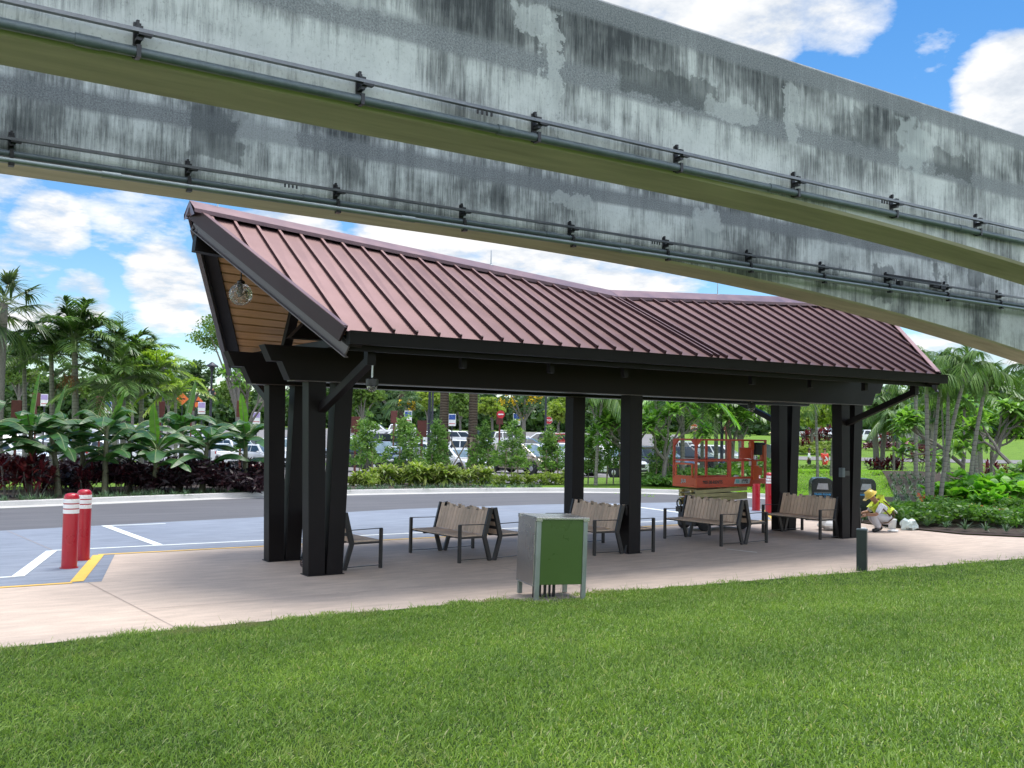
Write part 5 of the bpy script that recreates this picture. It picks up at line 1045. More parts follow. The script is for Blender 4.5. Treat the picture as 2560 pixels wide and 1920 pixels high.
def frangipani(px, d, pyt, wpx, seed, label, leaf=None, bark=None):
    g = np.random.default_rng(seed); B = G(px, d); h = at_d(px, pyt, d)[2] - B[2]; R0 = wpx / F * d / 2; root = thing('frangipani_tree', label, 'tree', B, 0, 'grey stemmed frangipani trees'); tb_, lf_ = MB(), MB(); ends = []
    def grow_(p, dr, L_, r, k):
        q = p + dr * L_; m = (p + q) / 2 + g.normal(size=3) * .05 * L_; tb_.tube([p, m, q], [r, r * .9, r * .8], 6)
        if k == 0: ends.append(q); return
        for _ in range(2 + (g.random() < .45)): dd = dr + g.normal(size=3) * .55 + (0, 0, .12); dd /= np.linalg.norm(dd); grow_(q, dd, L_ * g.uniform(.62, .85), r * .68, k - 1)
    grow_(np.array([0, 0, -.05]), np.array([.05, 0, 1.]), h * .34, .11, 4); e = np.array(ends); c = e.mean(0); ext = np.abs(e - c).max(0) + 1e-6
    for q in ends: rosette(lf_, q, 15, .55, .15, (-.3, 1.1), .35, g)
    tb_.build('trunk', bark or m_bark, root, smooth=50); lf_.build('crown', leaf or L_fran, root); return root
for px, d, pyt, sd, lb in ((2405, 35, 985, 1, 'frangipani with pale twisted trunk behind the straight palm stems'), (2478, 37, 985, 2, 'frangipani with the thickest grey trunk at the right'), (2545, 33, 1000, 3, 'frangipani at the right edge with large glossy leaves'), (1660, 41, 1010, 4, 'frangipani branching low beside the middle front post'), (1575, 41.5, 1005, 5, 'frangipani seen just left of the middle front post'), (1830, 46, 985, 6, 'frangipani behind the lift controls'), (610, 58, 880, 7, 'bare-branched grey tree beyond the banana row')): frangipani(px, d, pyt, 150, sd, lb)
gp = 'slim ringed palm stems in the right garden'
place_palm(2320, 0, 955, 28.5, pU, 'straightest pale palm stem at the front of the right clump', gp, .062, sc=.8, xo=-4, rz=.5)
place_palm(2330, 0, 965, 29.2, pU, 'darker palm stem just right of the straightest one', gp, .05, sc=.75, xo=20, rz=2.)
place_palm(2350, 0, 925, 28.6, pU, 'leaning palm stem sweeping up to the right', gp, .058, lean=.0, sc=.8, xo=68, rz=3.1)
place_palm(2366, 0, 960, 31, pU, 'palm stem between the straight pair and the leaning one', gp, .055, sc=.75, xo=6, rz=4.4)
place_palm(2362, 0, 1000, 31.5, pU, 'thinnest dark palm stem in the right clump', gp, .03, sc=.7, xo=-8, rz=5.)
place_palm(2422, 0, 955, 30.5, pU, 'right leaning palm with a drooping head above the bright shrubs', gp, .062, sc=.85, xo=44, rz=1.4)
place_palm(2585, 0, 930, 31, pU, 'palm mostly outside the right edge, fronds hanging in', gp, .07, sc=.9, rz=.2)
place_palm(2290, 0, 905, 42, pU, 'bushy palm rising behind the right end of the roof', gp, .08, sc=1.0, rz=.9)
place_palm(2370, 0, 905, 47, pU, 'far palm behind the leaning stem', gp, .08, sc=1.0, rz=2.9)
place_palm(2440, 0, 985, 48, pB, 'far feather palm above the frangipani trunks', gp, .08, sc=1.2, rz=.9)
gl_ = 'palms on the lawn beyond the shelter'
place_palm(2044, 0, 960, 40.5, pR, 'thin ringed palm stem behind the bin, curved at the foot', gl_, .055, sc=1., xo=-8, rz=1)
place_palm(2079, 0, 950, 43, pR, 'pale ringed palm stem right of the curved one', gl_, .065, sc=1., xo=20, rz=2)
place_palm(2192, 0, 1010, 57, pR, 'thick grey palm trunk left of a pair beyond the lawn', gl_, .16, sc=1.1, xo=-10, rz=3, tmat=m_bark)
place_palm(2204, 0, 985, 57.5, pR, 'grey palm trunk leaning right beyond the lawn', gl_, .13, sc=1.1, xo=18, rz=4, tmat=m_bark)
for i, (px, xo, lb) in enumerate([(2235, -4, 'slim dark palm stem left of three beyond the lawn'), (2240, 8, 'slim dark palm stem in the middle of three beyond the lawn'), (2255, 8, 'slim dark palm stem right of three beyond the lawn')]): place_palm(px, 0, 1035, 55 + i, pR, lb, gl_, .06, sc=1.0, xo=xo, rz=i, tmat=m_bark)
place_palm(1706, 0, 975, 42, pG, 'bright feather palm arching over the lift', gl_, .09, sc=1.35, rz=.4)
place_palm(1640, 0, 990, 46, pG, 'bright green palm between the lift and the middle front post', gl_, .07, sc=1.1, rz=2.4)
place_palm(1790, 0, 975, 50, pB, 'feather palm behind the lift with a yellowing frond', gl_, .1, sc=1.2, rz=1)
place_palm(1489, 0, 965, 41, pR, 'thin leaning ringed palm stem between the middle posts', gl_, .065, sc=1., xo=20, rz=2)
place_palm(1755, 0, 985, 47, pB, 'green palm whose stem rises behind the lift rail', gl_, .08, sc=1.0, rz=4)

# broad trees and the wood beyond --------------------------------------------------
gt = 'trees around the car park'
TRS = [(45, 92, 985, 855, 150, L_tree, 'round green tree standing alone beyond the left palms', 1), (545, 64, 915, 770, 215, L_tree, 'open crowned tree with feathery top beside the left gable', 2), (480, 74, 1000, 890, 130, L_treed, 'dark tree behind the lamp post', 3), (590, 70, 1020, 930, 110, L_tree, 'green tree low behind the left shelter posts', 4), (905, 74, 1045, 930, 130, L_tree, 'leafy tree seen just right of the left posts', 5), (985, 96, 1035, 940, 130, L_treed, 'dark tree behind the cabbage palm', 6), (1068, 110, 1040, 960, 70, L_treey, 'pale yellow-green tree behind the dark lamp pole', 7), (1150, 120, 1050, 960, 90, L_tree, 'mid green tree between the braced palms', 8), (1230, 105, 1050, 985, 90, L_treey, 'bright bamboo-like tree right of the braced palms', 9), (1395, 100, 1060, 980, 90, L_treey, 'bright tree behind the stop sign', 11), (1490, 78, 1040, 930, 120, L_treed, 'dark tree between the middle posts', 12), (1560, 90, 1050, 940, 120, L_tree, 'green tree behind the middle front post', 13), (1640, 72, 1060, 930, 130, L_treed, 'dark tree right of the middle front post', 14), (1740, 78, 1070, 930, 150, L_tree, 'green tree directly behind the lift', 15), (1850, 66, 1110, 930, 150, L_treed, 'dark leafy tree left of the right rear posts', 16), (1930, 90, 1080, 950, 120, L_tree, 'tree behind the right rear posts', 17), (2030, 105, 1085, 985, 110, L_treey, 'yellow-green tree above the far white cars', 18), (2105, 100, 1080, 975, 90, L_treey, 'yellow-green tree between the right posts', 19), (2250, 95, 1085, 960, 120, L_tree, 'tree beyond the slim palm stems', 20), (2330, 80, 1080, 890, 160, L_treed, 'dark tree behind the palm clump at the right', 21), (2450, 70, 1090, 940, 200, L_fran, 'light green tree filling the right background', 22), (2570, 65, 1100, 930, 180, L_tree, 'green tree at the far right edge', 23), (330, 120, 1010, 900, 110, L_treed, 'distant dark tree under the left palms', 24), (230, 110, 1020, 935, 110, L_tree, 'distant tree between the left palm trunks', 25), (420, 105, 1020, 905, 110, L_tree, 'distant tree behind the yellow-green palms', 26), (130, 118, 1020, 930, 100, L_treed, 'distant dark tree right of the round one', 27)]
for px, d, yb, yt, wd, lf_, lb, sd in TRS: broad_tree(px, d, yb, yt, wd, lf_, lb, gt, 200 + sd, 'broadleaf_tree', .06 + wd * d / F * .02, .0042 * d if sd not in (2,) else .2, 30, 110, hollow=.25, asp=.6, tx=66 if sd == 2 else 0, ztr=-1.2 if sd == 2 else .1)
broad_tree(1308, 72, 1062, 950, 120, L_treed, 'tree with clusters of yellow blossom beyond the gold minivan', gt, 310, 'flowering_tree', .18, .24, 24, 70, blossoms=14)
broad_tree(1020, 76, 1035, 985, 70, L_treed, 'small yellow-flowered tree left of the dark lamp pole', gt, 311, 'flowering_tree', .08, .22, 14, 50, blossoms=6)
# far-off wood reading as one mass
g = np.random.default_rng(77); C = []; S_ = []
for _ in range(230):
    px = g.uniform(-500, 3100); d = g.uniform(165, 215); B = G(px, d); hh = (9 + 2.5 * math.sin(px * .008) + 1.5 * math.sin(px * .023 + 1)) * g.uniform(.75, 1.15) * (1 if px > 560 else .82); rr = g.uniform(2.5, 4.5)
    for c_ in range(15):
        v = g.normal(size=3); v /= np.linalg.norm(v); q = B + (0, 0, hh * (.58 if c_ < 9 else .2)) + v * np.array([rr, rr, hh * (.42 if c_ < 9 else .2)]) * g.uniform(.5, 1); m = 46; p = g.normal(size=(m, 3)); p /= np.linalg.norm(p, axis=1)[:, None]; C.append(q + p * g.random((m, 1)) ** .5 * rr * .5); S_.append(g.uniform(.5, 1.1, m))
C = np.concatenate(C); mb = MB(); mb.leaves(C, np.concatenate(S_) * 1.35, .8); o = mb.build('woodland', L_treed); o['kind'] = 'stuff'; o['label'] = 'far-off dark wood closing the view behind the car park'; o['category'] = 'woodland'

# ---------------------------------------------------------------- parked cars
m_win = MAT('car_glass', (.03, .04, .045), .08, 0, .1, 2, 0, .8); m_wind = MAT('windscreen_glass', (.16, .21, .22), .1, 0, .5, 1.5, 0, 1.); m_alloy = MAT('alloy_rim', (.45, .46, .47), .3, .7, .1); m_lamp = MAT('clear_headlight', (.7, .72, .72), .15, .2, .1); m_tail = MAT('tail_light_red', (.45, .02, .02), .25, 0, .1)
PAINT = {}
for nm, c_, mt in (('white', (.78, .79, .80), 0), ('black', (.012, .013, .016), .1), ('silver', (.42, .45, .48), .6), ('gold', (.36, .31, .25), .5), ('grey', (.10, .12, .14), .4), ('blue', (.06, .13, .25), .3), ('red', (.35, .03, .03), .2)): PAINT[nm] = MAT('car_paint_' + nm, c_, .22, mt, .04, 2, 0, .6, Coat_Weight=.6)
TYPES = {'sedan': dict(L=4.75, W=1.82, low=[(-2.36, .28), (-2.4, .62), (-2.28, .93), (-1.6, .98), (.95, .95), (1.6, .86), (2.2, .74), (2.36, .58), (2.37, .28)], gb=(-1.85, 1.2, .94), gt=(-1.05, .2, 1.44)),
         'suv': dict(L=4.8, W=1.92, low=[(-2.33, .36), (-2.4, .7), (-2.36, 1.08), (1.0, 1.08), (1.5, 1.04), (2.2, .94), (2.4, .70), (2.4, .36)], gb=(-2.34, 1.25, 1.07), gt=(-2.05, .35, 1.72)),
         'minivan': dict(L=5.0, W=1.95, low=[(-2.42, .32), (-2.46, .7), (-2.42, 1.05), (1.4, 1.02), (1.9, .95), (2.35, .76), (2.47, .55), (2.46, .32)], gb=(-2.42, 1.75, 1.01), gt=(-2.15, .6, 1.74)),
         'pickup': dict(L=5.6, W=1.98, low=[(-2.75, .45), (-2.8, .7), (-2.78, 1.12), (.9, 1.12), (1.5, 1.12), (2.5, 1.05), (2.75, .8), (2.75, .45)], gb=(-.85, 1.2, 1.11), gt=(-.65, .45, 1.86))}
def make_car(ty, paint):
    T = TYPES[ty]; W_ = T['W'] / 2; r = thing('parked_car', '', 'car', (0, 0, 0), 0, 'cars in the car park'); mb = MB(); low = T['low']; k = len(low)
    V = []
    for y, s_ in ((-1, 1), (1, 1)): V += [(x, y * (W_ - .02 - .10 * max(0, abs(x) / (T['L'] / 2) - .8) * 5 * .6), z) for x, z in low]
    mb.add(V, [list(range(k)), list(range(k, 2 * k))[::-1]] + [[i, k + i, k + (i + 1) % k, (i + 1) % k] for i in range(k)])
    b0_, b1, zb_ = T['gb']; t0, t1, zt2 = T['gt']; wb, wt = W_ - .06, W_ - .27
    mb.add([(b0_, -wb, zb_), (b1, -wb, zb_), (b1, wb, zb_), (b0_, wb, zb_), (t0, -wt, zt2), (t1, -wt, zt2), (t1, wt, zt2), (t0, wt, zt2)], [[3, 2, 1, 0], [4, 5, 6, 7], [0, 1, 5, 4], [1, 2, 6, 5], [2, 3, 7, 6], [3, 0, 4, 7]])
    mb.build('body', PAINT[paint], r, bevel=.07)
    def gp(x_f, v, s_): x = (b0_ + (b1 - b0_) * x_f) * (1 - v) + (t0 + (t1 - t0) * x_f) * v; return (x, s_ * ((wb + (wt - wb) * v) + .008), zb_ + (zt2 - zb_) * v)
    spl = {'sedan': [(.10, .50), (.53, .93)], 'suv': [(.05, .27), (.30, .60), (.63, .94)], 'minivan': [(.04, .28), (.31, .58), (.61, .92)], 'pickup': [(.06, .46), (.50, .93)]}[ty]
    for s_ in (-1, 1):
        for a, b in spl: mb = MB(); q = [gp(a, .12, s_), gp(b, .12, s_), gp(b, .86, s_), gp(a, .86, s_)]; mb.quad(*(q if s_ < 0 else q[::-1])); mb.build('side_window', m_win, r)
    def fr(xa, xb, v, f): return (xa + (xb - xa) * v, (wb + (wt - wb) * v) * f, zb_ + (zt2 - zb_) * v)
    o_ = np.array((.012, 0, .008)); mb = MB(); mb.quad(*[np.array(p) + o_ for p in (fr(b1, t1, .08, -.9), fr(b1, t1, .08, .9), fr(b1, t1, .9, .88), fr(b1, t1, .9, -.88))]); mb.build('windscreen', m_wind, r)
    o_ = np.array((-.012, 0, .008)); mb = MB(); mb.quad(*[np.array(p) + o_ for p in (fr(b0_, t0, .15, .88), fr(b0_, t0, .15, -.88), fr(b0_, t0, .88, -.86), fr(b0_, t0, .88, .86))]); mb.build('rear_window', m_win, r)
    xf = low[-2][0]; zf = .62 if ty == 'sedan' else .74
    for s_ in (-1, 1):
        mb = MB(); mb.box((xf - .10, s_ * (W_ - .34), zf + .04), (.22, .40, .13)); mb.build('headlight', m_lamp, r, bevel=.03); mb = MB(); mb.box((low[1][0] + .06, s_ * (W_ - .28), zf + .16), (.16, .34, .16)); mb.build('tail_light', m_tail, r, bevel=.03)
        mb = MB(); mb.box((b1 - .28, s_ * (W_ + .06), zb_ + .07), (.14, .2, .13)); mb.build('wing_mirror', PAINT[paint], r, bevel=.03)
    mb = MB(); mb.box((xf - .0, 0, zf - .02), (.06, W_ * .9, .2)); mb.box((xf - .01, 0, zf - .27), (.06, W_ * 1.4, .12)); mb.build('grille', m_black, r, bevel=.02)
    rw = .33 if ty == 'sedan' else .37; xw = T['L'] * .29
    mb = MB()
    for x in (-xw, xw):
        for s_ in (-1, 1): mb.prism([(x + (rw + .07) * math.cos(a), max(.3, rw + (rw + .07) * math.sin(a))) for a in np.linspace(0, math.pi, 12)], s_ * (W_ - .03), s_ * (W_ - .012))
    mb.box((0, 0, .33), (T['L'] * .9, W_ * 1.7, .12)); mb.build('wheel_arches', m_black, r)
    for x in (-xw, xw):
        for s_ in (-1, 1):
            def wh(prof): q = MB(); q.lathe(prof, n=18); v = q.v[0]; q.v[0] = np.stack([v[:, 0] + x, v[:, 2] * s_ + s_ * (W_ - .10), v[:, 1] + rw], 1); return q
            tq = wh([(rw * .62, -.1), (rw * .97, -.1), (rw, -.07), (rw, .08), (rw * .96, .105), (rw * .62, .105)]).build('wheel', m_rubber, r, smooth=40); wh([(rw * .63, -.05), (rw * .63, .085), (rw * .5, .10), (rw * .15, .115), (.02, .115)]).build('rim', m_alloy, tq, smooth=40)
    return r
CARS = {}
def car(ty, paint, px, d, hd, label):
    """hd: direction of the bonnet, degrees from picture-right, positive turning away from the viewer"""
    B = G(px, d); a = rad(hd); dx = W2(math.cos(a), math.sin(a)); rz = math.atan2(dx[1], dx[0]); k_ = (ty, paint); loc = (B[0], B[1], B[2] + .02)
    if k_ not in CARS: CARS[k_] = r = make_car(ty, paint); r.location = tuple(map(float, loc)); r.rotation_euler = (0, 0, rz); r['label'] = label
    else: dup(CARS[k_], loc, rz, label)
CT = [('minivan', 'gold', 1303, 58, -38, 'gold minivan parked behind the saplings'), ('suv', 'black', 925, 56, -40, 'dark grey-black SUV behind the leftmost sapling, wheel showing'), ('suv', 'silver', 955, 66, -40, 'silver SUV with bright windscreen above the dark SUV'), ('suv', 'black', 968, 88, 10, 'black SUV broadside under the leafy tree'), ('sedan', 'silver', 1040, 70, 200, 'silver sedan behind the sapling left of the lamp pole'), ('sedan', 'silver', 1058, 58, -35, 'silver sedan half hidden by the dark lamp pole'), ('suv', 'white', 1152, 98, 12, 'white SUV with dark windows between the braced palms, far row'), ('suv', 'black', 1222, 100, 10, 'black SUV right of the right braced palm in the far row'), ('suv', 'white', 1200, 74, -18, 'white crossover broadside behind the right braced palm'), ('sedan', 'white', 1140, 56, -48, 'white sedan with bright windscreen between the braced palms'), ('sedan', 'silver', 1232, 64, 75, 'silver sedan showing its red tail light'), ('suv', 'white', 1340, 68, -25, 'white crossover just above the gold minivan'), ('suv', 'white', 1352, 97, 170, 'white SUV left of the stop sign'), ('sedan', 'blue', 1330, 90, -20, 'blue-grey sedan below the yellow blossoms'), ('pickup', 'white', 1395, 58, -45, 'white pickup just left of the middle rear post'), ('suv', 'white', 1508, 53, -42, 'white SUV facing out between the two middle posts'),
      ('suv', 'grey', 1640, 56, -45, 'grey SUV left of the lift behind foliage'), ('sedan', 'white', 1670, 66, 160, 'white sedan behind the bright palm by the lift'), ('suv', 'white', 1720, 80, 20, 'white SUV seen through the top lift rail'), ('suv', 'black', 1730, 62, -40, 'black SUV seen through the lift cage'), ('suv', 'white', 1800, 72, -30, 'white SUV behind the lift controls'), ('pickup', 'white', 2040, 138, -70, 'far white off-roader left of the ringed stems'), ('suv', 'white', 2068, 138, -70, 'far white SUV between the two ringed stems'), ('suv', 'white', 2200, 130, -10, 'far white SUV behind the grey palm trunks'), ('sedan', 'white', 2245, 128, 0, 'far white sedan behind the slim stems'), ('suv', 'black', 2285, 118, 5, 'far dark SUV left of the straightest palm stem'), 
      ('pickup', 'white', 305, 62, 8, 'white pickup behind the banana tips'), ('sedan', 'white', 30, 52, -20, 'white sedan nose at the far left'), ('pickup', 'grey', 10, 66, -50, 'grey pickup cut by the left edge'), ('sedan', 'silver', 120, 60, 190, 'silver sedan with dark windows behind the purple disabled sign'), ('sedan', 'white', 135, 70, 185, 'white sedan in the second row behind the purple disabled sign'), ('suv', 'white', 195, 104, 10, 'white SUV in the far row under the tallest palm'), ('sedan', 'white', 225, 66, 180, 'white sedan left of the white pickup'), ('suv', 'silver', 262, 78, -30, 'silver SUV behind the blue disabled sign'), ('suv', 'black', 380, 76, 0, 'black SUV right of the white pickup'), ('sedan', 'white', 425, 72, 180, 'white sedan under the yellow-green palms'), ('suv', 'silver', 470, 66, -30, 'silver SUV left of the lamp post'), ('sedan', 'white', 545, 62, -45, 'white sedan right of the lamp post'), ('suv', 'white', 590, 66, -45, 'white SUV just left of the rear left post'), ('suv', 'white', 690, 70, -40, 'white SUV glimpsed between the left posts'),
      ('sedan', 'white', 890, 84, 10, 'white sedan beside the left front post, second row'), ('suv', 'silver', 905, 100, 0, 'silver SUV under the leafy tree, far row'), ('sedan', 'white', 1008, 106, 0, 'far white sedan under the cabbage palm'), ('suv', 'white', 1062, 96, 170, 'far white SUV just left of the dark lamp pole'), ('sedan', 'grey', 1035, 84, -20, 'grey sedan right of the blue disabled sign near the cabbage palm'), ('suv', 'red', 1405, 96, 20, 'red SUV right of the stop sign'), ('sedan', 'white', 1275, 112, 0, 'far white sedan behind the yellow blossom tree'), ('suv', 'white', 80, 92, 0, 'far white SUV below the round tree'), ('suv', 'silver', 345, 98, 5, 'far silver SUV below the dark distant tree'), ('sedan', 'white', 505, 98, 0, 'far white sedan under the dark tree by the lamp post')]
CT += [('suv', 'white', 1075, 62, -42, 'white SUV glimpsed between the lamp pole and the left braced palm'), ('sedan', 'white', 985, 62, -42, 'white sedan between the two saplings left of the lamp pole'), ('sedan', 'silver', 1175, 84, 15, 'silver sedan roof above the white crossover, left of the right braced palm'), ('suv', 'white', 1020, 118, 0, 'distant white SUV beside the blue disabled sign left of the lamp pole'), ('suv', 'white', 940, 116, 0, 'distant white SUV above the black broadside SUV'), ('sedan', 'black', 1000, 94, 8, 'black sedan just right of the black broadside SUV'), ('sedan', 'white', 1110, 116, 0, 'distant white sedan left of the far white SUV with dark windows'), ('suv', 'white', 1290, 98, 0, 'white SUV in the far row behind the blue sign under the blossoms'), ('suv', 'white', 1430, 66, -42, 'white SUV overlapped by the middle rear post'), ('sedan', 'silver', 1540, 72, -30, 'silver sedan above the white SUV between the middle posts'), ('sedan', 'white', 60, 74, 185, 'white sedan behind the leftmost board signs'), ('suv', 'white', 160, 82, 10, 'white SUV in the third row left of the tallest palm trunk'), ('sedan', 'white', 290, 86, 0, 'white sedan in the third row above the white pickup'), ('suv', 'white', 365, 66, 185, 'white SUV right behind the board sign among the banana tips'), ('sedan', 'silver', 405, 84, 0, 'silver sedan in the third row under the yellow-green palms'), ('suv', 'white', 520, 74, -20, 'white SUV directly behind the lamp post with the letter'), ('sedan', 'silver', 570, 80, 0, 'silver sedan between the lamp post and the rear left post'), ('sedan', 'white', 660, 60, -45, 'white sedan visible through the left pair of posts'), ('suv', 'silver', 745, 72, -30, 'silver SUV visible between the left rear and front posts'), ('suv', 'white', 440, 60, 190, 'white SUV just above the tips of the middle banana plants')]
for c_ in CT: car(*c_)

# ---------------------------------------------------------------- lamp posts, signs
m_lampm = MAT('lamp_post_metal', (.035, .035, .05), .45, .3, .2, 5, 0); m_signblue = MAT('sign_blue', (.02, .07, .30), .5, 0, .05); m_signpur = MAT('sign_purple', (.42, .32, .60), .5, 0, .05); m_signred = MAT('sign_red', (.50, .015, .03), .5, 0, .05); m_wood = MAT('redwood_board', (.11, .028, .022), .7, 0, .3, 6, .1)
CAMZ = math.atan2(FW[1], FW[0]) - math.pi / 2
def lamp_post(px, pyt, d, label, letter=None, head='saucer'):
    B = G(px, d); h = at_d(px, pyt, d)[2] - B[2]; r = thing('lamp_post', label, 'lamp post', B, CAMZ, 'car park lamp posts'); mb = MB(); mb.lathe([(.16, 0), (.16, .25), (.085, .4), (.065, h * .8), (.06, h - .45)], n=12); mb.build('pole', m_lampm, r, smooth=40)
    if head: mb = MB(); mb.lathe([(.06, h - .5), (.16, h - .22), (.36, h - .16), (.36, h - .12), (.20, h - .03), (.08, h + .06), (.03, h + .1)], n=16); mb.build('lamp_head', m_lampm, r, smooth=40)
    if letter:
        z = h - 1.75; mb = MB(); mb.lathe([(.27, -.02), (.27, .02)], n=18); v = mb.v[0]; mb.v[0] = np.stack([v[:, 0], v[:, 2] - .09, v[:, 1] + z], 1); s_ = mb.build('row_marker', m_lampm, r)
        text_mesh('marker_letter', letter, .3, m_white, s_, face_mat((0, -.115, z), (1, 0, 0)), bold=.006)
        for a in np.linspace(0, 2 * math.pi, 7)[:-1]: mb = MB(); ball(mb, (.26 * math.cos(a), -.1, z + .26 * math.sin(a)), .07, 8, 5); mb.build('marker_rosette', MAT('rosette_tan', (.35, .2, .12), .6) if 'ROS' not in TR else TR['ROS'], s_); TR.setdefault('ROS', s_.children[-1].data.materials[0])
lamp_post(522, 908, 57, 'lamp post with a round letter L marker beside the left gable', 'L'); lamp_post(402, 918, 74, 'lamp post with grey saucer head above the yellow-green palm'); lamp_post(346, 880, 66, 'lamp post whose head peeps over the drooping palm')
lamp_post(1070, 905, 50, 'thick dark lamp pole left of the braced palms', None); lamp_post(1078, 930, 64, 'thin dark pole right behind the thick lamp pole'); lamp_post(1424 - 62, 960, 62, 'dark lamp pole left of the stop sign'); lamp_post(1804, 985, 46, 'lamp pole rising behind the lift platform')
def row_sign(px, py, d, label):
    P = at_d(px, py, d); B = G(px, d); h = P[2] - B[2]; r = thing('row_sign', label, 'sign', B, CAMZ + .3, 'dark red wooden row signs'); mb = MB(); mb.box((0, 0, h * .5), (.10, .10, h + .5)); mb.build('post', m_wood, r); mb = MB(); mb.box((-.0, -.07, h), (.42, .05, .78)); mb.build('board', m_wood, r, bevel=.015); mb = MB(); mb.box((0, .07, h), (.42, .05, .78)); mb.build('board', m_wood, r, bevel=.015)
for px, py, d, lb in ((35, 1022, 44, 'dark red board sign nearest the left edge'), (84, 998, 58, 'dark red board sign left of the purple disabled sign'), (245, 1008, 54, 'dark red board sign left of the blue disabled sign'), (396, 1022, 50, 'dark red board sign among the banana tips'), (474, 1012, 66, 'dark red board sign left of the letter L lamp post'), (598, 1022, 46, 'dark red board sign just left of the rear left post'), (886, 1062, 47, 'dark red board sign beside the left front post'), (982, 1042, 64, 'dark red board sign under the leafy tree'), (1052, 1072, 46, 'dark red board sign left of the thick lamp pole'), (1247, 1046, 64, 'dark red board sign with a red disc right of the braced palms'), (1815, 1060, 60, 'dark red board sign right behind the lift')): row_sign(px, py, d, lb)
def icon_wheelchair(r, z, mat, s_):
    mb = MB(); mb.tube([(s_ * (.0 + .34 * math.cos(a)), -.05, z + s_ * (-.15 + .34 * math.sin(a))) for a in np.linspace(2.2, 6.4, 12)], s_ * .06, 5); mb.tube([(s_ * -.12, -.05, z + s_ * .42), (s_ * -.06, -.05, z), (s_ * .28, -.05, z), (s_ * .42, -.05, z - s_ * .42)], s_ * .065, 5); ball(mb, (s_ * -.12, -.05, z + s_ * .58), s_ * .12, 8, 5); mb.build('wheelchair_symbol', mat, r)
def access_sign(px, py, d, label, top, hpx=30):
    P = at_d(px, py, d); B = G(px, d); h = P[2] - B[2]; H_ = hpx / F * d; r = thing('disabled_bay_sign', label, 'sign', B, CAMZ, 'disabled parking signs'); mb = MB(); mb.box((0, 0, (h) * .5), (.07, .05, h)); mb.build('post', m_lampm, r); mb = MB(); mb.box((0, -.035, h), (H_ * .62, .02, H_)); mb.build('plate', m_white, r, bevel=.01); mb = MB(); mb.box((0, -.05, h + H_ * .24), (H_ * .54, .02, H_ * .42)); mb.build('symbol_panel', top, r)
    icon_wheelchair(r, h + H_ * .22, m_white, H_ * .2); mb = MB(); mb.box((0, -.05, h - H_ * .30), (H_ * .5, .012, H_ * .05)); mb.build('red_line', m_signred, r)
for px, py, d, lb, m_ in ((105, 1000, 55, 'purple topped disabled bay sign at the left', m_signpur), (266, 1018, 56, 'blue disabled bay sign behind the banana leaves', m_signblue), (500, 1020, 60, 'purple topped disabled bay sign beside the letter L lamp post', m_signpur), (1018, 1042, 72, 'blue disabled bay sign left of the thick lamp pole', m_signblue), (1128, 1050, 66, 'blue disabled bay sign right of the left braced palm', m_signblue), (1290, 1048, 72, 'blue disabled bay sign below the yellow blossoms', m_signblue), (638, 1045, 62, 'pale bay sign glimpsed behind the rear left post', m_signpur)): access_sign(px, py, d, lb, m_)
def stop_sign(px, py, d, label, dia):
    P = at_d(px, py, d); B = G(px, d); h = P[2] - B[2]; r = thing('stop_sign', label, 'sign', B, CAMZ, None); R_ = dia / 2 / F * d; mb = MB(); mb.box((0, 0, h * .5), (.07, .05, h)); mb.build('post', m_lampm, r)
    for k_, y, m_ in ((1.0, -.04, m_white), (.93, -.052, m_signred)): mb = MB(); mb.prism([(R_ * k_ * math.cos(rad(22.5 + 45 * i)), h + R_ * k_ * math.sin(rad(22.5 + 45 * i))) for i in range(8)], y - .01, y); mb.build('plate' if k_ == 1 else 'red_face', m_, r)
    text_mesh('lettering', 'STOP', R_ * .72, m_white, r, face_mat((0, -.067, h), (1, 0, 0)), bold=R_ * .02)
stop_sign(1370, 1051, 74, 'red octagonal stop sign left of the middle rear post', 20); stop_sign(1734, 1069, 74, 'stop sign seen above the lift rail', 20)
r = thing('disc_sign', 'small red disc sign on the board sign right of the braced palms', 'sign', at_d(1252, 1036, 63.8), CAMZ); mb = MB(); mb.lathe([(.26, -.02), (.26, .02)], n=16); v = mb.v[0]; mb.v[0] = np.stack([v[:, 0], v[:, 2] - .2, v[:, 1]], 1); mb.build('plate', m_signred, r); mb = MB(); mb.box((0, -.23, 0), (.34, .01, .08)); mb.build('bar', m_white, r)
P = at_d(1925, 1132, 48); r = thing('hinged_sign_panel', 'pair of tilted grey and white sign panels right of the lift', 'sign', (P[0], P[1], float(zt(P[0], P[1]))), CAMZ); hh = P[2] - r.location.z; mb = MB(); mb.box((-.22, 0, hh), (.5, .05, .85), ry=.25); mb.build('grey_panel', m_conduit, r); mb = MB(); mb.box((.32, .1, hh + .02), (.42, .05, .9), ry=-.3); mb.build('white_panel', m_white, r); mb = MB(); mb.tube([(0, .1, 0), (0, .1, hh + .3)], .04, 8); mb.build('post', m_lampm, r)
m_cone = MAT('barrier_orange', (.75, .16, .03), .6, 0, .1)
for i, (px, py, d, lb) in enumerate([(452, 997, 90, 'orange warning board left of the letter L lamp post'), (487, 1003, 84, 'tall orange warning board beside the letter L lamp post')]):
    P = at_d(px, py, d); B = G(px, d); h = P[2] - B[2]; r = thing('warning_board', lb, 'sign', B, CAMZ + .4, 'orange warning boards'); mb = MB(); mb.prism([(-.55, h), (0, h - .55), (.55, h), (0, h + .55)], -.03, .0); mb.build('board', m_cone, r); mb = MB(); mb.tube([(0, .03, 0), (0, .03, h)], .04, 6); mb.build('post', m_lampm, r); mb = MB(); mb.box((0, -.04, h), (.5, .01, .12)); mb.build('legend', m_black, r)
B = G(155, 96); r = thing('water_barrier', 'orange and white barrier in the far row under the tallest palm', 'barrier', B, CAMZ)
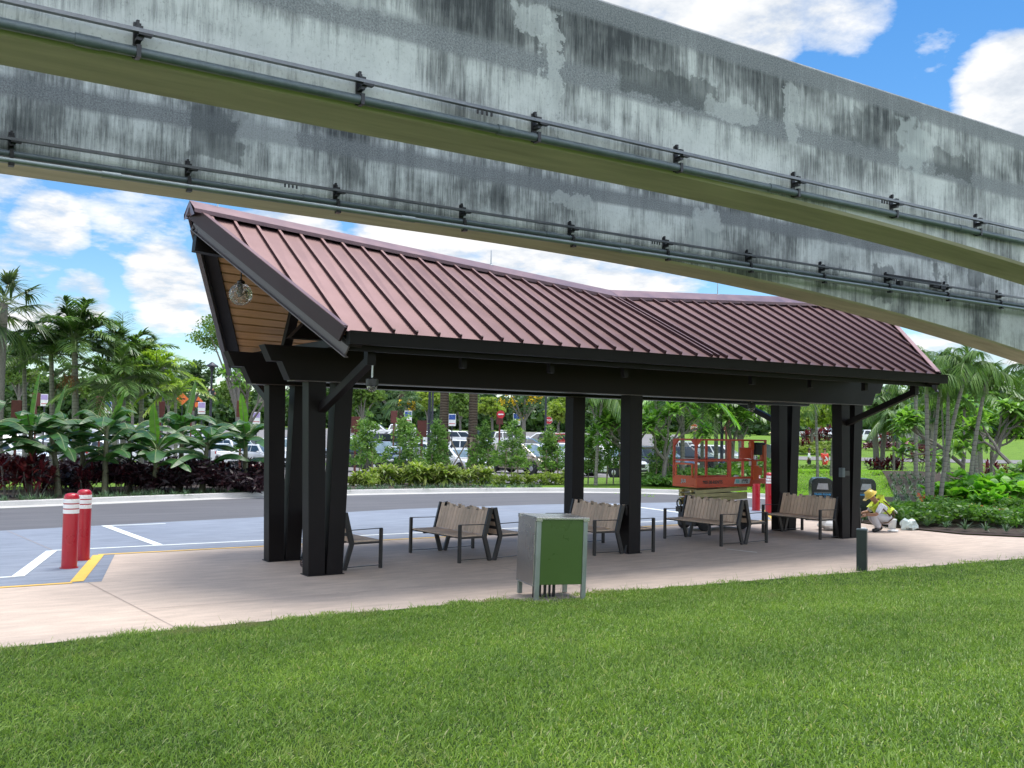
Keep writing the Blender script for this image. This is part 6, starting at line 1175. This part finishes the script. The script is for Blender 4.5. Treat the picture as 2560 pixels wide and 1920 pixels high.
for i in range(4): mb = MB(); mb.prism([(-.3, 0), (.3, 0), (.16, .5), (.12, 1.0), (-.12, 1.0), (-.16, .5)], -1.9 + i * 1.0, -.95 + i * 1.0, 'x'); mb.build('segment', m_white if i % 2 else m_cone, r)

# ---------------------------------------------------------------- lawn grass
def grass(name, label, X, Y, Z, L_, w_, leaf, seed, droop=(.1, .6), tilt=.55):
    g = np.random.default_rng(seed); n = len(X); P = np.stack([X, Y, Z], 1); D = np.stack([g.normal(size=n) * tilt, g.normal(size=n) * tilt, np.ones(n)], 1); mb = MB(); mb.strips(P, D, L_, w_, g.uniform(*droop, n), (.8, 1, .08), twist=None, up=np.array([.3, .2, .05])); o = mb.build(name, leaf); o['kind'] = 'stuff'; o['label'] = label; o['category'] = 'grass'; return o
g = np.random.default_rng(21)
t = NT('grass_blade'); gi = t.N('ShaderNodeNewGeometry').outputs['Random Per Island']; P = t.coord('Pos'); k = t.ramp(gi, [(0, (.08, .15, .03)), (.35, (.145, .255, .048)), (.75, (.215, .345, .075)), (.93, (.31, .43, .14)), (1, (.44, .43, .26))])
k = t.mix(1., k, t.ramp(t.noise(P, .9, 4), [(.32, (.92, .92, .86)), (.68, (1.32, 1.2, 1.1))]), 'MULTIPLY'); k = t.mix(t.ramp(t.noise(P, .55, 5, .7), [(.60, (0, 0, 0)), (.74, (.6, .6, .6))]), k, (.27, .25, .12))
sy_ = t.N('ShaderNodeSeparateXYZ'); t.L(P, sy_.inputs[0]); k = t.mix(t.math('MULTIPLY', t.ramp(t.math('SUBTRACT', sy_.outputs[1], 10.), [(.62, (0, 0, 0)), (.95, (1, 1, 1))]), t.ramp(t.noise(P, 1.7, 4), [(.5, (0, 0, 0)), (.62, (.7, .7, .7))])), k, (.34, .29, .19)); b = t.bsdf(k, .42, 0, None, .45); tr_ = t.N('ShaderNodeBsdfTranslucent'); t.L(t.mix(1., k, (1.5, 1.6, .7), 'MULTIPLY'), tr_.inputs[0]); mx = t.N('ShaderNodeMixShader'); mx.inputs[0].default_value = .35; t.L(b.outputs[0], mx.inputs[1]); t.L(tr_.outputs[0], mx.inputs[2]); m_blade = t.done(mx)
N_ = 560000; d = np.sqrt(g.uniform(4.8 ** 2, 14.5 ** 2, N_)); r_ = g.uniform(-.68, .76, N_) * d; k2 = N_ // 7; d[:k2] = g.uniform(13, 19.5, k2); r_[:k2] = g.uniform(.2, .85, k2) * d[:k2]; X, Y = r_ * SY + d * CY, -r_ * CY + d * SY
cl_ = np.sin(X * 9 + np.sin(Y * 7)) * np.sin(Y * 11 + np.sin(X * 5)); ey = edgeY(X) + .10 * np.sin(X * 3.1) + .07 * np.sin(X * 11) + g.normal(size=N_) * .05
ok = (Y < ey) & ~((np.abs(X - 7.72) < .36) & (np.abs(Y - 10.88) < .30) & (g.random(N_) < .85)); X, Y, cl_ = X[ok], Y[ok], cl_[ok]
Lb = g.uniform(.035, .075, len(X)) * (1 + .25 * cl_) * np.where(g.random(len(X)) < .05, 1.7, 1); grass('lawn_grass', 'thick green lawn grass sloping up to the viewer', X, Y, lawnz(X, Y) - .004, Lb, g.uniform(.004, .0085, len(X)), m_blade, 3)
N_ = 700; X = g.uniform(-2, 22, N_); Y = edgeY(X) + .12 * g.normal(size=N_) - .05; grass('edge_weeds', 'long thin stray grass stalks along the paving edge', X, Y, np.zeros(N_), g.uniform(.08, .24, N_) * g.random(N_) ** .5, .0035, m_blade, 5, (.1, .9), .35)
N_ = 42000; d = g.uniform(33.5, 49, N_); px = g.uniform(1200, 2330, N_); r_ = (px - 1280) / F * d; X, Y = r_ * SY + d * CY, -r_ * CY + d * SY; bk_ = np.interp(X, BK[np.argsort(BK[:, 0]), 0], BK[np.argsort(BK[:, 0]), 1])
ok = (Y > bk_ + .1) & ((px > 1580) | (d < 39.0)) & ((px < 1640) | (d > 36.8)); X, Y = X[ok], Y[ok]; grass('verge_grass', 'sunlit lawn between the kerb and the planting', X, Y, zt(X, Y) - .03, g.uniform(.05, .10, len(X)), .022, LEAF('verge_blade', [(.10, .20, .02), (.16, .28, .03), (.22, .33, .05)], .5, .35), 6)
for o in PROTO: bpy.data.objects.remove(o)
